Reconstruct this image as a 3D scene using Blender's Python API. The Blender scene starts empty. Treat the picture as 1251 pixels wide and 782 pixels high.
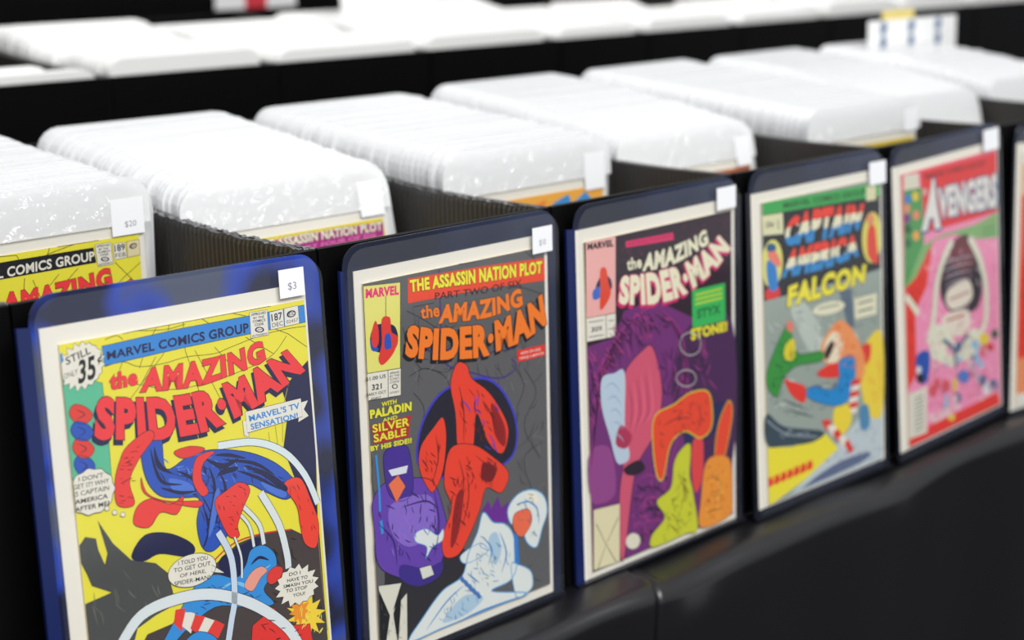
import bpy, bmesh, math, random
from mathutils import Vector, Matrix
from mathutils.geometry import tessellate_polygon
random.seed(7)
W = .2071                       # width of one comic box in metres
sc = bpy.context.scene
COL = sc.collection
# ------------------------------------------------------------------ camera
CR_ = [[0.7225795, 0.6688175, 0.1748199], [-0.6900331, 0.6825935, 0.2406665], [0.0416311, -0.2945322, 0.9547343]]
CT_ = [-1.884, -3.75373, 1.26254]
LIFT = .76 + 1.39*W             # box tops stand this high above the floor
cd = bpy.data.cameras.new('camera'); cam = bpy.data.objects.new('camera', cd); COL.objects.link(cam)
R = Matrix(CR_)                 # columns: right, forward, up
cam.matrix_world = Matrix((
    (R[0][0], R[0][2], -R[0][1], CT_[0]*W),
    (R[1][0], R[1][2], -R[1][1], CT_[1]*W),
    (R[2][0], R[2][2], -R[2][1], CT_[2]*W+LIFT),
    (0, 0, 0, 1)))
cd.sensor_fit = 'HORIZONTAL'; cd.sensor_width = 36; cd.lens = 1975.75/1251*36
cd.clip_start = .05; cd.clip_end = 100
cd.dof.use_dof = True; cd.dof.focus_distance = 1.0; cd.dof.aperture_fstop = 4.9; cd.dof.aperture_blades = 0
sc.camera = cam
# ------------------------------------------------------------------ world, lights, exposure
wd = bpy.data.worlds.new('hall_air'); sc.world = wd; wd.use_nodes = True
wd.node_tree.nodes['Background'].inputs[0].default_value = (.93, .96, 1, 1)
wd.node_tree.nodes['Background'].inputs[1].default_value = .32
def area(name, loc, rot, sx, sy, power, col=(1, 1, 1)):
    l = bpy.data.lights.new(name, 'AREA'); l.shape = 'RECTANGLE'; l.size = sx; l.size_y = sy; l.energy = power; l.color = col
    o = bpy.data.objects.new(name, l); COL.objects.link(o); o.location = loc; o.rotation_euler = rot; return o
area('ceiling_light', (-.3, -2.6, 3.9), (math.radians(34), 0, 0), 4.0, 1.6, 150, (1, .99, .97))
area('ceiling_light', (2.2, 1.6, 4.2), (0, 0, 0), 5.0, 2.0, 108, (1, 1, 1))
sc.view_settings.view_transform = 'Standard'; sc.view_settings.look = 'None'
sc.view_settings.exposure = .4; sc.view_settings.gamma = 1; sc.view_settings.use_curve_mapping = False
sc.cycles.transparent_max_bounces = 24
sc.cycles.max_bounces = 8
sc.cycles.use_denoising = True

# ------------------------------------------------------------------ materials
def lin(c): return tuple((x/255/12.92 if x/255 <= .04045 else ((x/255+.055)/1.055)**2.4) for x in c)
def mat(name, rgb, rough=.5, spec=.5, bump=None, var=0, metal=0):
    m = bpy.data.materials.new(name); m.use_nodes = True; nt = m.node_tree; b = nt.nodes['Principled BSDF']
    b.inputs['Base Color'].default_value = (*lin(rgb), 1); b.inputs['Roughness'].default_value = rough
    b.inputs['Specular IOR Level'].default_value = spec; b.inputs['Metallic'].default_value = metal
    tc = nt.nodes.new('ShaderNodeTexCoord')
    if var:
        n = nt.nodes.new('ShaderNodeTexNoise'); n.inputs['Scale'].default_value = 14; nt.links.new(tc.outputs['Object'], n.inputs['Vector'])
        mx = nt.nodes.new('ShaderNodeMix'); mx.data_type = 'RGBA'
        mx.inputs[6].default_value = (*[x*(1-var) for x in lin(rgb)], 1); mx.inputs[7].default_value = (*[min(1, x*(1+var)) for x in lin(rgb)], 1)
        nt.links.new(n.outputs['Fac'], mx.inputs[0]); nt.links.new(mx.outputs[2], b.inputs['Base Color'])
    if bump:
        n = nt.nodes.new('ShaderNodeTexNoise'); n.inputs['Scale'].default_value = bump[0]; n.inputs['Detail'].default_value = 3
        nt.links.new(tc.outputs['Object'], n.inputs['Vector'])
        bp = nt.nodes.new('ShaderNodeBump'); bp.inputs['Strength'].default_value = bump[1]; bp.inputs['Distance'].default_value = bump[2]
        nt.links.new(n.outputs['Fac'], bp.inputs['Height']); nt.links.new(bp.outputs['Normal'], b.inputs['Normal'])
    return m
def clear_mat(name, tint, milk, milk_col, rough, bump=None, ior=1.45):
    # thin plastic film: see-through, a share of milky scatter, and a fresnel gloss
    m = bpy.data.materials.new(name); m.use_nodes = True; nt = m.node_tree; nt.nodes.clear()
    out = nt.nodes.new('ShaderNodeOutputMaterial'); tr = nt.nodes.new('ShaderNodeBsdfTransparent'); tr.inputs[0].default_value = (*tint, 1)
    df = nt.nodes.new('ShaderNodeBsdfDiffuse'); df.inputs[0].default_value = (*lin(milk_col), 1)
    gl = nt.nodes.new('ShaderNodeBsdfGlossy'); gl.inputs['Roughness'].default_value = rough
    m1 = nt.nodes.new('ShaderNodeMixShader'); m1.inputs[0].default_value = milk
    lw = nt.nodes.new('ShaderNodeLayerWeight'); lw.inputs[0].default_value = .5
    pw = nt.nodes.new('ShaderNodeMath'); pw.operation = 'POWER'; pw.inputs[1].default_value = 5
    fr = nt.nodes.new('ShaderNodeMath'); fr.operation = 'MULTIPLY_ADD'; fr.inputs[1].default_value = .96; fr.inputs[2].default_value = .04
    nt.links.new(lw.outputs['Facing'], pw.inputs[0]); nt.links.new(pw.outputs[0], fr.inputs[0])
    m2 = nt.nodes.new('ShaderNodeMixShader')
    nt.links.new(tr.outputs[0], m1.inputs[1]); nt.links.new(df.outputs[0], m1.inputs[2])
    nt.links.new(fr.outputs[0], m2.inputs[0]); nt.links.new(m1.outputs[0], m2.inputs[1]); nt.links.new(gl.outputs[0], m2.inputs[2])
    nt.links.new(m2.outputs[0], out.inputs[0])
    if bump:
        tc = nt.nodes.new('ShaderNodeTexCoord'); n = nt.nodes.new('ShaderNodeTexNoise'); n.inputs['Scale'].default_value = bump[0]
        nt.links.new(tc.outputs['Object'], n.inputs['Vector']); bp = nt.nodes.new('ShaderNodeBump')
        bp.inputs['Strength'].default_value = bump[1]; bp.inputs['Distance'].default_value = bump[2]
        nt.links.new(n.outputs['Fac'], bp.inputs['Height']); nt.links.new(bp.outputs['Normal'], gl.inputs['Normal'])
    return m
def ink_mat(name, rough=.35):
    m = bpy.data.materials.new(name); m.use_nodes = True; nt = m.node_tree; b = nt.nodes['Principled BSDF']
    a = nt.nodes.new('ShaderNodeAttribute'); a.attribute_name = 'ink'; nt.links.new(a.outputs['Color'], b.inputs['Base Color'])
    b.inputs['Roughness'].default_value = rough; b.inputs['Specular IOR Level'].default_value = .3
    return m
def sheet_mat(name, c1, c2, c3, scale):
    m = mat(name, c1, .22, .6); nt = m.node_tree; b = nt.nodes['Principled BSDF']
    tc = nt.nodes.new('ShaderNodeTexCoord'); n = nt.nodes.new('ShaderNodeTexNoise'); n.inputs['Scale'].default_value = scale; n.inputs['Detail'].default_value = 1.5
    r = nt.nodes.new('ShaderNodeValToRGB'); e = r.color_ramp
    e.elements[0].position = .42; e.elements[0].color = (*lin(c2), 1); e.elements[1].position = .62; e.elements[1].color = (*lin(c3), 1)
    k = e.elements.new(.51); k.color = (*lin(c1), 1)
    nt.links.new(tc.outputs['Object'], n.inputs['Vector']); nt.links.new(n.outputs['Fac'], r.inputs[0]); nt.links.new(r.outputs[0], b.inputs['Base Color'])
    return m
M = dict(
    box=mat('black_corrugated_plastic', (5, 5, 6), .5, .12, (60, .2, .001)),
    inner=mat('black_plastic_box_wall', (46, 43, 41), .4, .5, (30, .3, .002)),
    cut=mat('rough_cut_plastic_edge', (50, 50, 52), .35, .6, (300, .6, .001), .5),
    cloth=mat('black_tablecloth', (14, 14, 18), .36, .9, (420, .2, .0005)),
    board=mat('white_backing_board', (238, 234, 222), .6, .3, None, .03),
    page=mat('newsprint_page_edges', (222, 210, 180), .7, .2, (300, .4, .0005)),
    pack=mat('white_bagged_stock', (240, 240, 238), .4, .4, None, .02),
    bag=clear_mat('crinkled_clear_bag', (.98, .99, 1), .5, (255, 255, 255), .1, (90, 1, .012)),
    bag2=clear_mat('packed_clear_bag', (.99, .99, .99), .55, (252, 253, 254), .25, (60, .6, .004)),
    film=clear_mat('clear_rigid_sleeve', (1, 1, 1), .012, (200, 205, 215), .06),
    rim=clear_mat('clear_sleeve_rim', (.75, .8, .9), .2, (110, 122, 150), .1),
    sticker=mat('white_price_sticker', (246, 247, 250), .5, .3),
    blue=sheet_mat('bright_blue_sleeve_back', (34, 66, 172), (18, 24, 58), (74, 82, 104), 15),  # grey end of the ramp paints gloss haze into the sheet colour
    navy=sheet_mat('navy_sleeve_back', (26, 34, 62), (20, 26, 46), (40, 48, 74), 9),
    seam=mat('blue_sleeve_seam', (20, 34, 88), .2, .7),
    darkseam=mat('dark_sleeve_seam', (20, 22, 32), .2, .7),
    floor=mat('dark_hall_carpet', (52, 50, 52), .9, .1, (80, .5, .004), .15),
    table=mat('folding_table_grey', (150, 148, 142), .5, .4), metal=mat('table_leg_metal', (120, 122, 126), .35, .5, None, 0, .9),
    card=mat('white_sign_card', (240, 240, 240), .5, .3), red=mat('red_card_print', (206, 60, 72), .5, .3), inkb=mat('blue_sign_ink', (96, 120, 150), .6, .2),
    yel=mat('yellow_card_print', (226, 206, 120), .6, .2), ink=ink_mat('printed_ink'), num=mat('grey_price_ink', (120, 120, 128), .6, .2))

# ------------------------------------------------------------------ object helpers
def link(name, me, m=None, parent=None, mw=None):
    o = bpy.data.objects.new(name, me); COL.objects.link(o)
    if me is not None and m is not None:
        for x in (m if isinstance(m, (list, tuple)) else [m]): me.materials.append(x)
    if parent: o.parent = parent
    if mw is not None: o.matrix_world = mw
    return o
def tag(o, label, cat, group=None, kind=None):
    if label: o['label'] = label
    if cat: o['category'] = cat
    if group: o['group'] = group
    if kind: o['kind'] = kind
    return o
def mesh(name, vs, fs, smooth=False, mi=None):
    me = bpy.data.meshes.new(name); me.from_pydata(vs, [], fs); me.update()
    if smooth: me.polygons.foreach_set('use_smooth', [True]*len(me.polygons))
    if mi: me.polygons.foreach_set('material_index', mi)
    return me
def box(vs, fs, x0, x1, y0, y1, z0, z1, f=lambda p: p):
    b = len(vs)
    vs += [f(p) for p in ((x0, y0, z0), (x1, y0, z0), (x1, y1, z0), (x0, y1, z0), (x0, y0, z1), (x1, y0, z1), (x1, y1, z1), (x0, y1, z1))]
    fs += [tuple(b+i for i in q) for q in ((0, 3, 2, 1), (4, 5, 6, 7), (0, 1, 5, 4), (1, 2, 6, 5), (2, 3, 7, 6), (3, 0, 4, 7))]
def slab(outline, y0, y1, inner=None):
    # closed plate from a 2D outline (x, z), front at y0, back at y1
    n = len(outline); vs = [(x, y0, z) for x, z in outline]+[(x, y1, z) for x, z in outline]
    fs = []
    for t in tessellate_polygon([[Vector((x, z, 0)) for x, z in outline]]):
        a, b, c = t
        A, B, C_ = outline[a], outline[b], outline[c]
        s = (B[0]-A[0])*(C_[1]-A[1])-(B[1]-A[1])*(C_[0]-A[0])
        if s < 0: a, b = b, a
        fs.append((a, b, c)); fs.append((n+a, n+c, n+b))
    ar = sum(outline[i][0]*outline[(i+1) % n][1]-outline[(i+1) % n][0]*outline[i][1] for i in range(n))
    for i in range(n):
        j = (i+1) % n
        fs.append((j, i, n+i, n+j) if ar > 0 else (i, j, n+j, n+i))
    return vs, fs
def rounded(x0, x1, z0, z1, r, seg=7, bottom=False):
    # z1 top; rounded top corners
    o = [(x0, z0), (x1, z0)]
    o += [(x1-r+r*math.cos(a), z1-r+r*math.sin(a)) for a in [math.pi/2*k/seg for k in range(seg+1)]]
    o += [(x0+r-r*math.sin(a), z1-r+r*math.cos(a)) for a in [math.pi/2*k/seg for k in range(seg+1)]]
    return o
def Z(z): return z*W+LIFT

# ------------------------------------------------------------------ setting: floor, table, cloth
vs, fs = [], []; box(vs, fs, -6, 9, -5, 9, -.05, 0); tag(link('floor', mesh('floor', vs, fs), M['floor']), None, None, None, 'structure')
ZT = -1.39                                      # table surface in W
def table(name, y0, y1, x0, x1, lab):
    t = link(name, None); t.location = ((x0+x1)/2*W, (y0+y1)/2*W, 0)
    tag(t, lab, 'table', 'folding tables under the black cloth')
    bpy.context.view_layer.update()
    h = Z(ZT)-.006
    a, b = (x1-x0)/2*W, (y1-y0)/2*W
    v, f = [], []; box(v, f, -a, a, -b, b, h-.03, h); link('tabletop', mesh('tabletop', v, f), M['table'], t)
    for sx in (-1, 1):
        for sy in (-1, 1):
            v, f = [], []
            for k in range(8):
                an = k*math.pi/4; v += [(sx*(a-.15)+.014*math.cos(an), sy*(b-.08)+.014*math.sin(an), 0), (sx*(a-.15)+.014*math.cos(an), sy*(b-.08)+.014*math.sin(an), h-.03)]
            for k in range(8): j = (k+1) % 8; f.append((2*k, 2*j, 2*j+1, 2*k+1))
            link('leg', mesh('leg', v, f), M['metal'], t)
table('folding_table', -.27, 5.7, -3.2, 5.0, 'grey folding table under the black cloth, nearer half')
table('folding_table', -.27, 5.7, 5.02, 14, 'grey folding table under the black cloth, farther half')
# cloth: flat on the table, rolling over the front edge and hanging, with a crease
def cloth(x0, x1, y0, y1, crease):
    prof = []                                   # (y, z, hang, bulge)
    n1 = 14
    for k in range(n1+1): prof.append((y1+(y0+.07-y1)*(k/n1)**.6, ZT, 0))
    for k in range(1, 8):
        a = k/8*math.pi/2; prof.append((y0+.07-.07*math.sin(a), ZT-.07+.07*math.cos(a), k/40))
    for k in range(0, 24): prof.append((y0-.0-.03*math.sin(k/23*1.5), ZT-.07-k*.14, .2+k/23*.8))
    v, f = [], []
    xs = sorted([x0+(x1-x0)*i/420 for i in range(421)]+[crease-.22+.005*i+.0007 for i in range(60)]); nx = len(xs)-1
    for x in xs:
        for (y, z, h) in prof:
            w = h*(.05*math.sin(x*2.3+.6)+.03*math.sin(x*5.1+2+z*.5)+.018*math.sin(x*9.7+z))
            if y < .3:
                g = math.exp(-((y-y0)/.16)**2)*(1-h*.5)
                w += .012*math.sin(x*3.7+1)*g
                z2 = z+g*(.012*math.sin(x*4.3)+.008*math.sin(x*9.1+1))*(1 if h < .2 else .3)
            else: z2 = z
            c = crease if crease is not None else -99
            if y < 0:
                xc = c-.10*max(0, min(1, (-.15-y)/.2))
                d = (x-xc)
                w += -.045*math.exp(-(d/.018)**2)+(.022*math.exp(-((d+.01)/.25)**2) if d < 0 else 0)
                if h < .2: z2 += -.02*math.exp(-(d/.012)**2)+(.014*math.exp(-(d/.25)**2) if d < 0 else 0)
            v.append((x*W, (y-w)*W, Z(max(z2, ZT-.002) if (y > -.1 and h == 0) else z2)))
    m = len(prof)
    for i in range(nx):
        for j in range(m-1): f.append((i*m+j, i*m+j+1, (i+1)*m+j+1, (i+1)*m+j))
    return mesh('tablecloth', v, f, True)
o = tag(link('tablecloth', cloth(-3.3, 14.1, -.34, 5.8, 2.36), M['cloth']), 'smooth black tablecloth hanging over the table edge beneath the comic boxes', 'tablecloth')
sm = o.modifiers.new('thickness', 'SOLIDIFY'); sm.thickness = .0008; sm.offset = -1

# ------------------------------------------------------------------ comic boxes
SAG = .055
LEAN = .1257
def make_box(k, x0, x1, yf, yb, lean, label, group, torn=False, flip=False, H=1.385, sag=SAG):
    """black corrugated box; front panel leans, side walls are fluted"""
    t = link('comic_box', None, mw=Matrix.Translation(((x0+x1)/2*W, (yf+yb)/2*W, Z(ZT)+.001)))
    tag(t, label, 'box', group)
    ox, oy, oz = (x0+x1)/2, (yf+yb)/2, ZT+.005
    def L(p): return ((p[0]-ox)*W, (p[1]-oy)*W, (p[2]-oz)*W)
    b = -H; ln = math.tan(lean); off = .045
    th = .018
    # front panel
    def fl(y0, z): return y0+ln*z       # front plane position at height z
    v, f = [], []
    def fp(p): return L((p[0], fl(yf+off+p[1], p[2]), p[2]))
    xs = [x0+.004+(x1-x0-.008)*i/8 for i in range(9)]
    for i in range(8):
        box(v, f, xs[i], xs[i+1], 0, th, b+.01, -.0, fp)
    link('front_panel', mesh('front_panel', v, f), M['box'], t)
    v, f = [], []; box(v, f, x0+.004, x1-.004, yb-th, yb, b+.01, -.01, L); link('back_panel', mesh('back_panel', v, f), M['box'], t)
    v, f = [], []; box(v, f, x0+.02, x1-.02, yf+.05, yb-.02, b+.005, b+.02, L); link('bottom_panel', mesh('bottom_panel', v, f), M['box'], t)
    for s in (0, 1):
        xo, xi = (x0+.002, x0+.002+th) if s == 0 else (x1-.002, x1-.002-th)
        # fluted inner face: rows of ridges along y
        n = 150; v, f = [], []
        for i in range(n+1):
            u = i/n
            ridge = .0014*(1 if i % 2 else -1)
            zt = -sag*math.sin(min(1, u*1.15)*math.pi)-.004
            if torn: zt += random.uniform(-.005, .003)*(1 if u < .75 else .2)
            y0t = fl(yf+off+th, zt); y0b = fl(yf+off+th, b+.01)
            yt = y0t+(yb-th-y0t)*u; ybm = y0b+(yb-th-y0b)*u
            xr = xi+(ridge if s == 0 else -ridge)
            v += [L((xr, ybm, b+.02)), L((xr, yt, zt-.02)), L((xi, yt, zt)), L((xo, yt, zt)), L((xo, ybm, b+.01))]
        mi = []
        for i in range(n):
            for j in range(4):
                q = (i*5+j, i*5+j+1, (i+1)*5+j+1, (i+1)*5+j)
                f.append(q if s == 0 else q[::-1]); mi.append(1 if j in (1, 2) else 0)
        for e in (0, n):
            q = tuple(e*5+j for j in range(5)); f.append(q); mi.append(0)
        link('side_panel', mesh('side_panel', v, f, False, mi), [M['inner'], M['cut'] if torn else M['inner']], t)
    return t
ORD = ['box showing the yellow issue 187 in front', 'box showing the grey issue 321 in front', 'box showing the purple cover with pale lettering in front',
       'box showing the green-headed comic with striped lettering in front', 'box showing the pink comic with the red band in front', 'box partly cut by the right edge of the photo, orange comic in front',
       'second box hidden past the right edge behind the white flagged card', 'third far box past the right edge']
GB = 'black boxes in the front row'
make_box(-1, -1, 0, 0, 1.98, LEAN, 'black comic box at the left edge with a bare front panel', GB)
for k in range(6):
    make_box(k, k, k+1, 0, 1.98, LEAN, 'black corrugated '+ORD[k], GB, torn=(k in (0, 1)))
make_box(6, 6, 7, 0, 1.98, LEAN, 'black comic box beside the white price card, mostly past the right edge', GB)
R2X = [1.16, 2.15, 3.14, 4.2, 5.25, 6.07, 7.03, 8.05, 9.05, 10.05, 11.05]
LB2 = ['leftmost black box of the back row, stock sunk below its wall', 'second black box of the back row from the left, white stock piled to its front', 'third black box of the back row from the left',
       'black back row box holding the tall white card', 'black back row box just right of the tall white card', 'black back row box with a dark gap behind its short stock',
       'black back row box second past the tall white card gap, stock reaching the front', 'black back row box behind the small price card', 'black back row box right of the small price card', 'last black back row box at the right edge']
for i in range(10):
    make_box(i, R2X[i]+.004, R2X[i+1]-.004, 3.16, 5.15, .02, LB2[i], 'black boxes in the back row', sag=.02)

# ------------------------------------------------------------------ bagged comics packed in the boxes
BW, BH, FLAP = .8586, 1.288, .15
def sheet_meshes():
    # comic with its board: one thin block with slightly bowed face; bag: film with rounded top corners
    v, f = slab([(0, 0), (BW*W, 0), (BW*W, BH*W), (0, BH*W)], -.0016, .0016)
    a = mesh('bagged_comic', v, f)
    r = .1
    v, f = slab([(x*W, z*W) for x, z in rounded(-.02, BW+.02, -.006, BH+FLAP, r, 5)], -.0019, .0019)
    # open tube: keep the two faces only near the flap, thin
    b = mesh('polybag', v, f)
    return a, b
ma, mb = sheet_meshes(); ma.materials.append(M['pack']); mb.materials.append(M['bag2'])
bagproto = bpy.data.objects.new('bagged_comic', ma); bagchild = bpy.data.objects.new('polybag', mb)
def place_sheet(k, ytop, ztop, dx, group, label):
    """ytop, ztop: position of the bag's top edge; its foot rests on the box floor"""
    L = BH+FLAP
    lean = math.acos(max(-1, min(.9995, (ztop+1.36)/L)))
    o = bagproto.copy(); c = bagchild.copy(); COL.objects.link(o); COL.objects.link(c); c.parent = o
    yb = ytop-L*math.sin(lean)
    o.location = ((k+.06+dx)*W, yb*W, Z(-1.36)); o.rotation_euler = (-lean, random.uniform(-.006, .006), 0)
    tag(o, label, 'comic', group); return o
PROF = {  # front bag top y, rear top z of each pack
    -1: (.9, 0.0, .085), 0: (.90, .0, .085), 1: (.90, -.005, .07), 2: (.84, 0., .06), 3: (.75, .0, .10), 4: (.62, .02, .10), 5: (.72, .0, .12), 6: (.72, .02, .12)}
WHERE = {0: 'white-edged bagged comic packed behind the yellow issue 189', 1: 'white-edged bagged comic packed behind the magenta banner cover',
         2: 'white-edged bagged comic packed behind the orange and blue cover', 3: 'white-edged bagged comic packed behind the brown cover',
         4: 'white-edged bagged comic packed behind the narrow yellow cover', 5: 'white-edged bagged comic in the front row box nearest the right edge',
         6: 'white-edged bagged comic in the last front row box, under the price card'}
FR = {0: [[0.0328,-0.0526,-0.0468],[0.99715,0.06314,-0.04119],[-0.02976,-0.17234,-0.98459],0.8978,1.2726],1: [[1.0816,-0.0356,-0.0656],[0.99998,0.00586,0.00018],[0.00073,-0.09243,-0.99572],0.8356,1.2988],2: [[2.0618,-0.0219,-0.0807],[0.99992,-0.00375,0.01234],[0.0119,-0.10138,-0.99478],0.8689,1.294],3: [[3.0478,-0.0099,-0.0786],[0.99998,-0.00206,0.00526],[0.00493,-0.13718,-0.99053],0.8878,1.2798],4: [[4.0194,-0.0106,-0.084],[0.99928,0.01603,0.03451],[0.03643,-0.14155,-0.98926],0.8774,1.2763],5: [[5.058,-0.0106,-0.084],[0.999,0.00469,-0.04453],[-0.04341,-0.14237,-0.98886],0.87,1.29],6: [[0.0199,0.8347,-0.049],[1.0,0.0,0.0],[0.0,-0.09987,-0.995],0.8586,1.288],7: [[1.0199,0.7905,-0.1208],[1.0,0.0,0.0],[0.0,-0.28644,-0.9581],0.8586,1.288],8: [[2.0199,0.6026,-0.0792],[1.0,0.0,0.0],[0.0,-0.13873,-0.99033],0.8586,1.288],9: [[3.0199,0.6405,-0.1208],[1.0,0.0,0.0],[0.0,-0.28644,-0.9581],0.8586,1.288],10: [[4.0199,0.4337,-0.053],[1.0,0.0,0.0],[0.0,-0.09987,-0.995],0.8586,1.288]}
NP = 41
for k in range(0, 7):
    yf, zf, zr = PROF[k]
    if 6+k in FR:
        Oc, Uc, Vc, w_, h_ = FR[6+k]
        yf = Oc[1]-Vc[1]*FLAP; zf = Oc[2]-Vc[2]*FLAP
    for j in range(1, NP+1):
        t = j/NP
        yt = yf+.012+(1.86-yf)*t; zt = zf+(zr-zf)*(t**.8)+random.uniform(-.003, .003)
        place_sheet(k, yt, zt, random.uniform(-.006, .006), 'bagged comics in front row box %s' % ['one', 'two', 'three', 'four', 'five', 'six', 'seven'][k], WHERE[k])
# the back row: too many to build singly, joined as stuff
vs, fs = [], []
def add_sheet(x0, w, ytop, ztop, y_lo=-1.36):
    ln = min(math.acos(max(-1, min(.9995, (ztop+1.36)/(BH+FLAP)))), math.asin(min(.9, max(.005, (ytop-3.25)/1.43)))); s, c = math.sin(ln), math.cos(ln)
    L = (ztop+1.36)/c
    o = rounded(x0, x0+w, 0, L, .08, 4)
    vv, ff = slab(o, -.008, .008); b = len(vs)
    for (x, y, z) in vv: vs.append((x*W, (ytop-L*s+y*c+z*s)*W, Z(-1.36-y*s+z*c)))
    fs.extend(tuple(b+i for i in q) for q in ff)
R2 = [(3.26, .04, 3.85, -.06, 18), (3.30, .07, 4.75, .06, 60), (3.30, .05, 4.75, .03, 60), (3.32, .05, 4.8, .04, 60), (3.3, .05, 4.8, .05, 60), (3.30, .06, 4.2, .05, 36), (3.3, .05, 3.9, .05, 26), (3.3, .08, 4.9, .1, 60), (3.3, .08, 4.9, .1, 60), (3.3, .08, 4.9, .1, 60)]
for i, (ya, za, yb, zb, n) in enumerate(R2):
    for j in range(n):
        t = j/(n-1)
        add_sheet(R2X[i]+.05+random.uniform(-.01, .01), R2X[i+1]-R2X[i]-.1, ya+(yb-ya)*t, za+(zb-za)*t+random.uniform(-.008, .008)+(.03*math.sin(t*9+i) if t > .3 else 0))
tag(link('packed_comics', mesh('packed_comics', vs, fs), M['pack']), 'white tops of bagged comics filling the blurred back row boxes', 'comics', None, 'stuff')

# ------------------------------------------------------------------ printing: flat ink as thin mesh layers on a cover
DL = .00006
class Print:
    def __init__(s): s.v = []; s.f = []; s.c = []
    def poly(s, layer, col, pts, minus=0):
        if len(pts) < 3: return
        b = len(s.v); y = -layer*DL
        s.v += [(x, y, z) for x, z in pts]
        for t in tessellate_polygon([[Vector((x, z, 0)) for x, z in pts]]):
            a, b2, c = t
            A, B, C_ = pts[a], pts[b2], pts[c]
            if (B[0]-A[0])*(C_[1]-A[1])-(B[1]-A[1])*(C_[0]-A[0]) < 0: a, b2 = b2, a
            s.f.append((b+a, b+b2, b+c)); s.c.append(col)
    def build(s, name, parent, mw=None):
        me = mesh(name, s.v, s.f); at = me.attributes.new('ink', 'FLOAT_COLOR', 'CORNER')
        buf = []
        for c in s.c: buf += [*lin(c), 1.0]*3
        at.data.foreach_set('color', buf)
        me.materials.append(M['ink'])
        return link(name, me, None, parent)
def catmull(pts, closed, n=5):
    m = len(pts); out = []
    rng = range(m) if closed else range(m-1)
    for i in rng:
        g = (lambda j: pts[j % m]) if closed else (lambda j: pts[max(0, min(m-1, j))])
        p0, p1, p2, p3 = g(i-1), g(i), g(i+1), g(i+2)
        for k in range(n):
            t = k/n
            out.append(tuple(.5*((2*p1[a])+(-p0[a]+p2[a])*t+(2*p0[a]-5*p1[a]+4*p2[a]-p3[a])*t*t+(-p0[a]+3*p1[a]-3*p2[a]+p3[a])*t**3) for a in (0, 1)))
    if not closed: out.append(tuple(pts[-1]))
    return out
def ribbon(P_, layer, col, w, pts, taper=0, closed=False):
    n = len(pts)
    if n < 2: return
    L_, R_ = [], []
    for i, p in enumerate(pts):
        a = pts[(i-1) % n] if closed else pts[max(0, i-1)]; b = pts[(i+1) % n] if closed else pts[min(n-1, i+1)]
        dx, dy = b[0]-a[0], b[1]-a[1]; d = math.hypot(dx, dy) or 1e-9
        ww = w/2*((.15+.85*math.sin(math.pi*min(1, max(0, i/(n-1))))) if taper else 1)
        L_.append((p[0]-dy/d*ww, p[1]+dx/d*ww)); R_.append((p[0]+dy/d*ww, p[1]-dx/d*ww))
    b = len(P_.v); y = -layer*DL
    for l, r in zip(L_, R_): P_.v += [(l[0], y, l[1]), (r[0], y, r[1])]
    for i in range(n if closed else n-1):
        j = (i+1) % n
        for t in ((b+2*i, b+2*i+1, b+2*j+1), (b+2*i, b+2*j+1, b+2*j)): P_.f.append(t); P_.c.append(col)
fcache = {}
def glyphs(txt, off):
    key = (txt, off)
    if key not in fcache:
        c = bpy.data.curves.new('lettering', 'FONT'); c.body = txt; c.size = 1; c.offset = off; c.resolution_u = 3; c.space_character = 1+max(0, off)*1.7
        o = bpy.data.objects.new('lettering', c); COL.objects.link(o); dg = bpy.context.evaluated_depsgraph_get()
        me = bpy.data.meshes.new_from_object(o.evaluated_get(dg)); 
        bm = bmesh.new(); bm.from_mesh(me); bmesh.ops.triangulate(bm, faces=bm.faces[:])
        # long horizontal edges are cut so an arched title bends smoothly
        vsx = [v.co.x for v in bm.verts]; x0, x1 = min(vsx), max(vsx)
        if off > .05:
            for k in range(1, int((x1-x0)/.12)):
                g = bm.verts[:]+bm.edges[:]+bm.faces[:]
                bmesh.ops.bisect_plane(bm, geom=g, plane_co=(x0+k*.12, 0, 0), plane_no=(1, 0, 0))
            for zc in (.24, .49):
                g = bm.verts[:]+bm.edges[:]+bm.faces[:]
                bmesh.ops.bisect_plane(bm, geom=g, plane_co=(0, zc, 0), plane_no=(0, 1, 0))
            bmesh.ops.triangulate(bm, faces=bm.faces[:])
        bm.verts.index_update()
        fcache[key] = ([(v.co.x, v.co.y) for v in bm.verts], [tuple(v.index for v in f.verts) for f in bm.faces])
        bm.free(); bpy.data.objects.remove(o); bpy.data.curves.remove(c); bpy.data.meshes.remove(me)
    return fcache[key]
def along(pl, t):
    d = [0]
    for a, b in zip(pl, pl[1:]): d.append(d[-1]+math.hypot(b[0]-a[0], b[1]-a[1]))
    s = t*d[-1]
    for i in range(len(pl)-1):
        if s <= d[i+1] or i == len(pl)-2:
            k = (s-d[i])/(d[i+1]-d[i]+1e-12); return (pl[i][0]+(pl[i+1][0]-pl[i][0])*k, pl[i][1]+(pl[i+1][1]-pl[i][1])*k)
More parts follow.
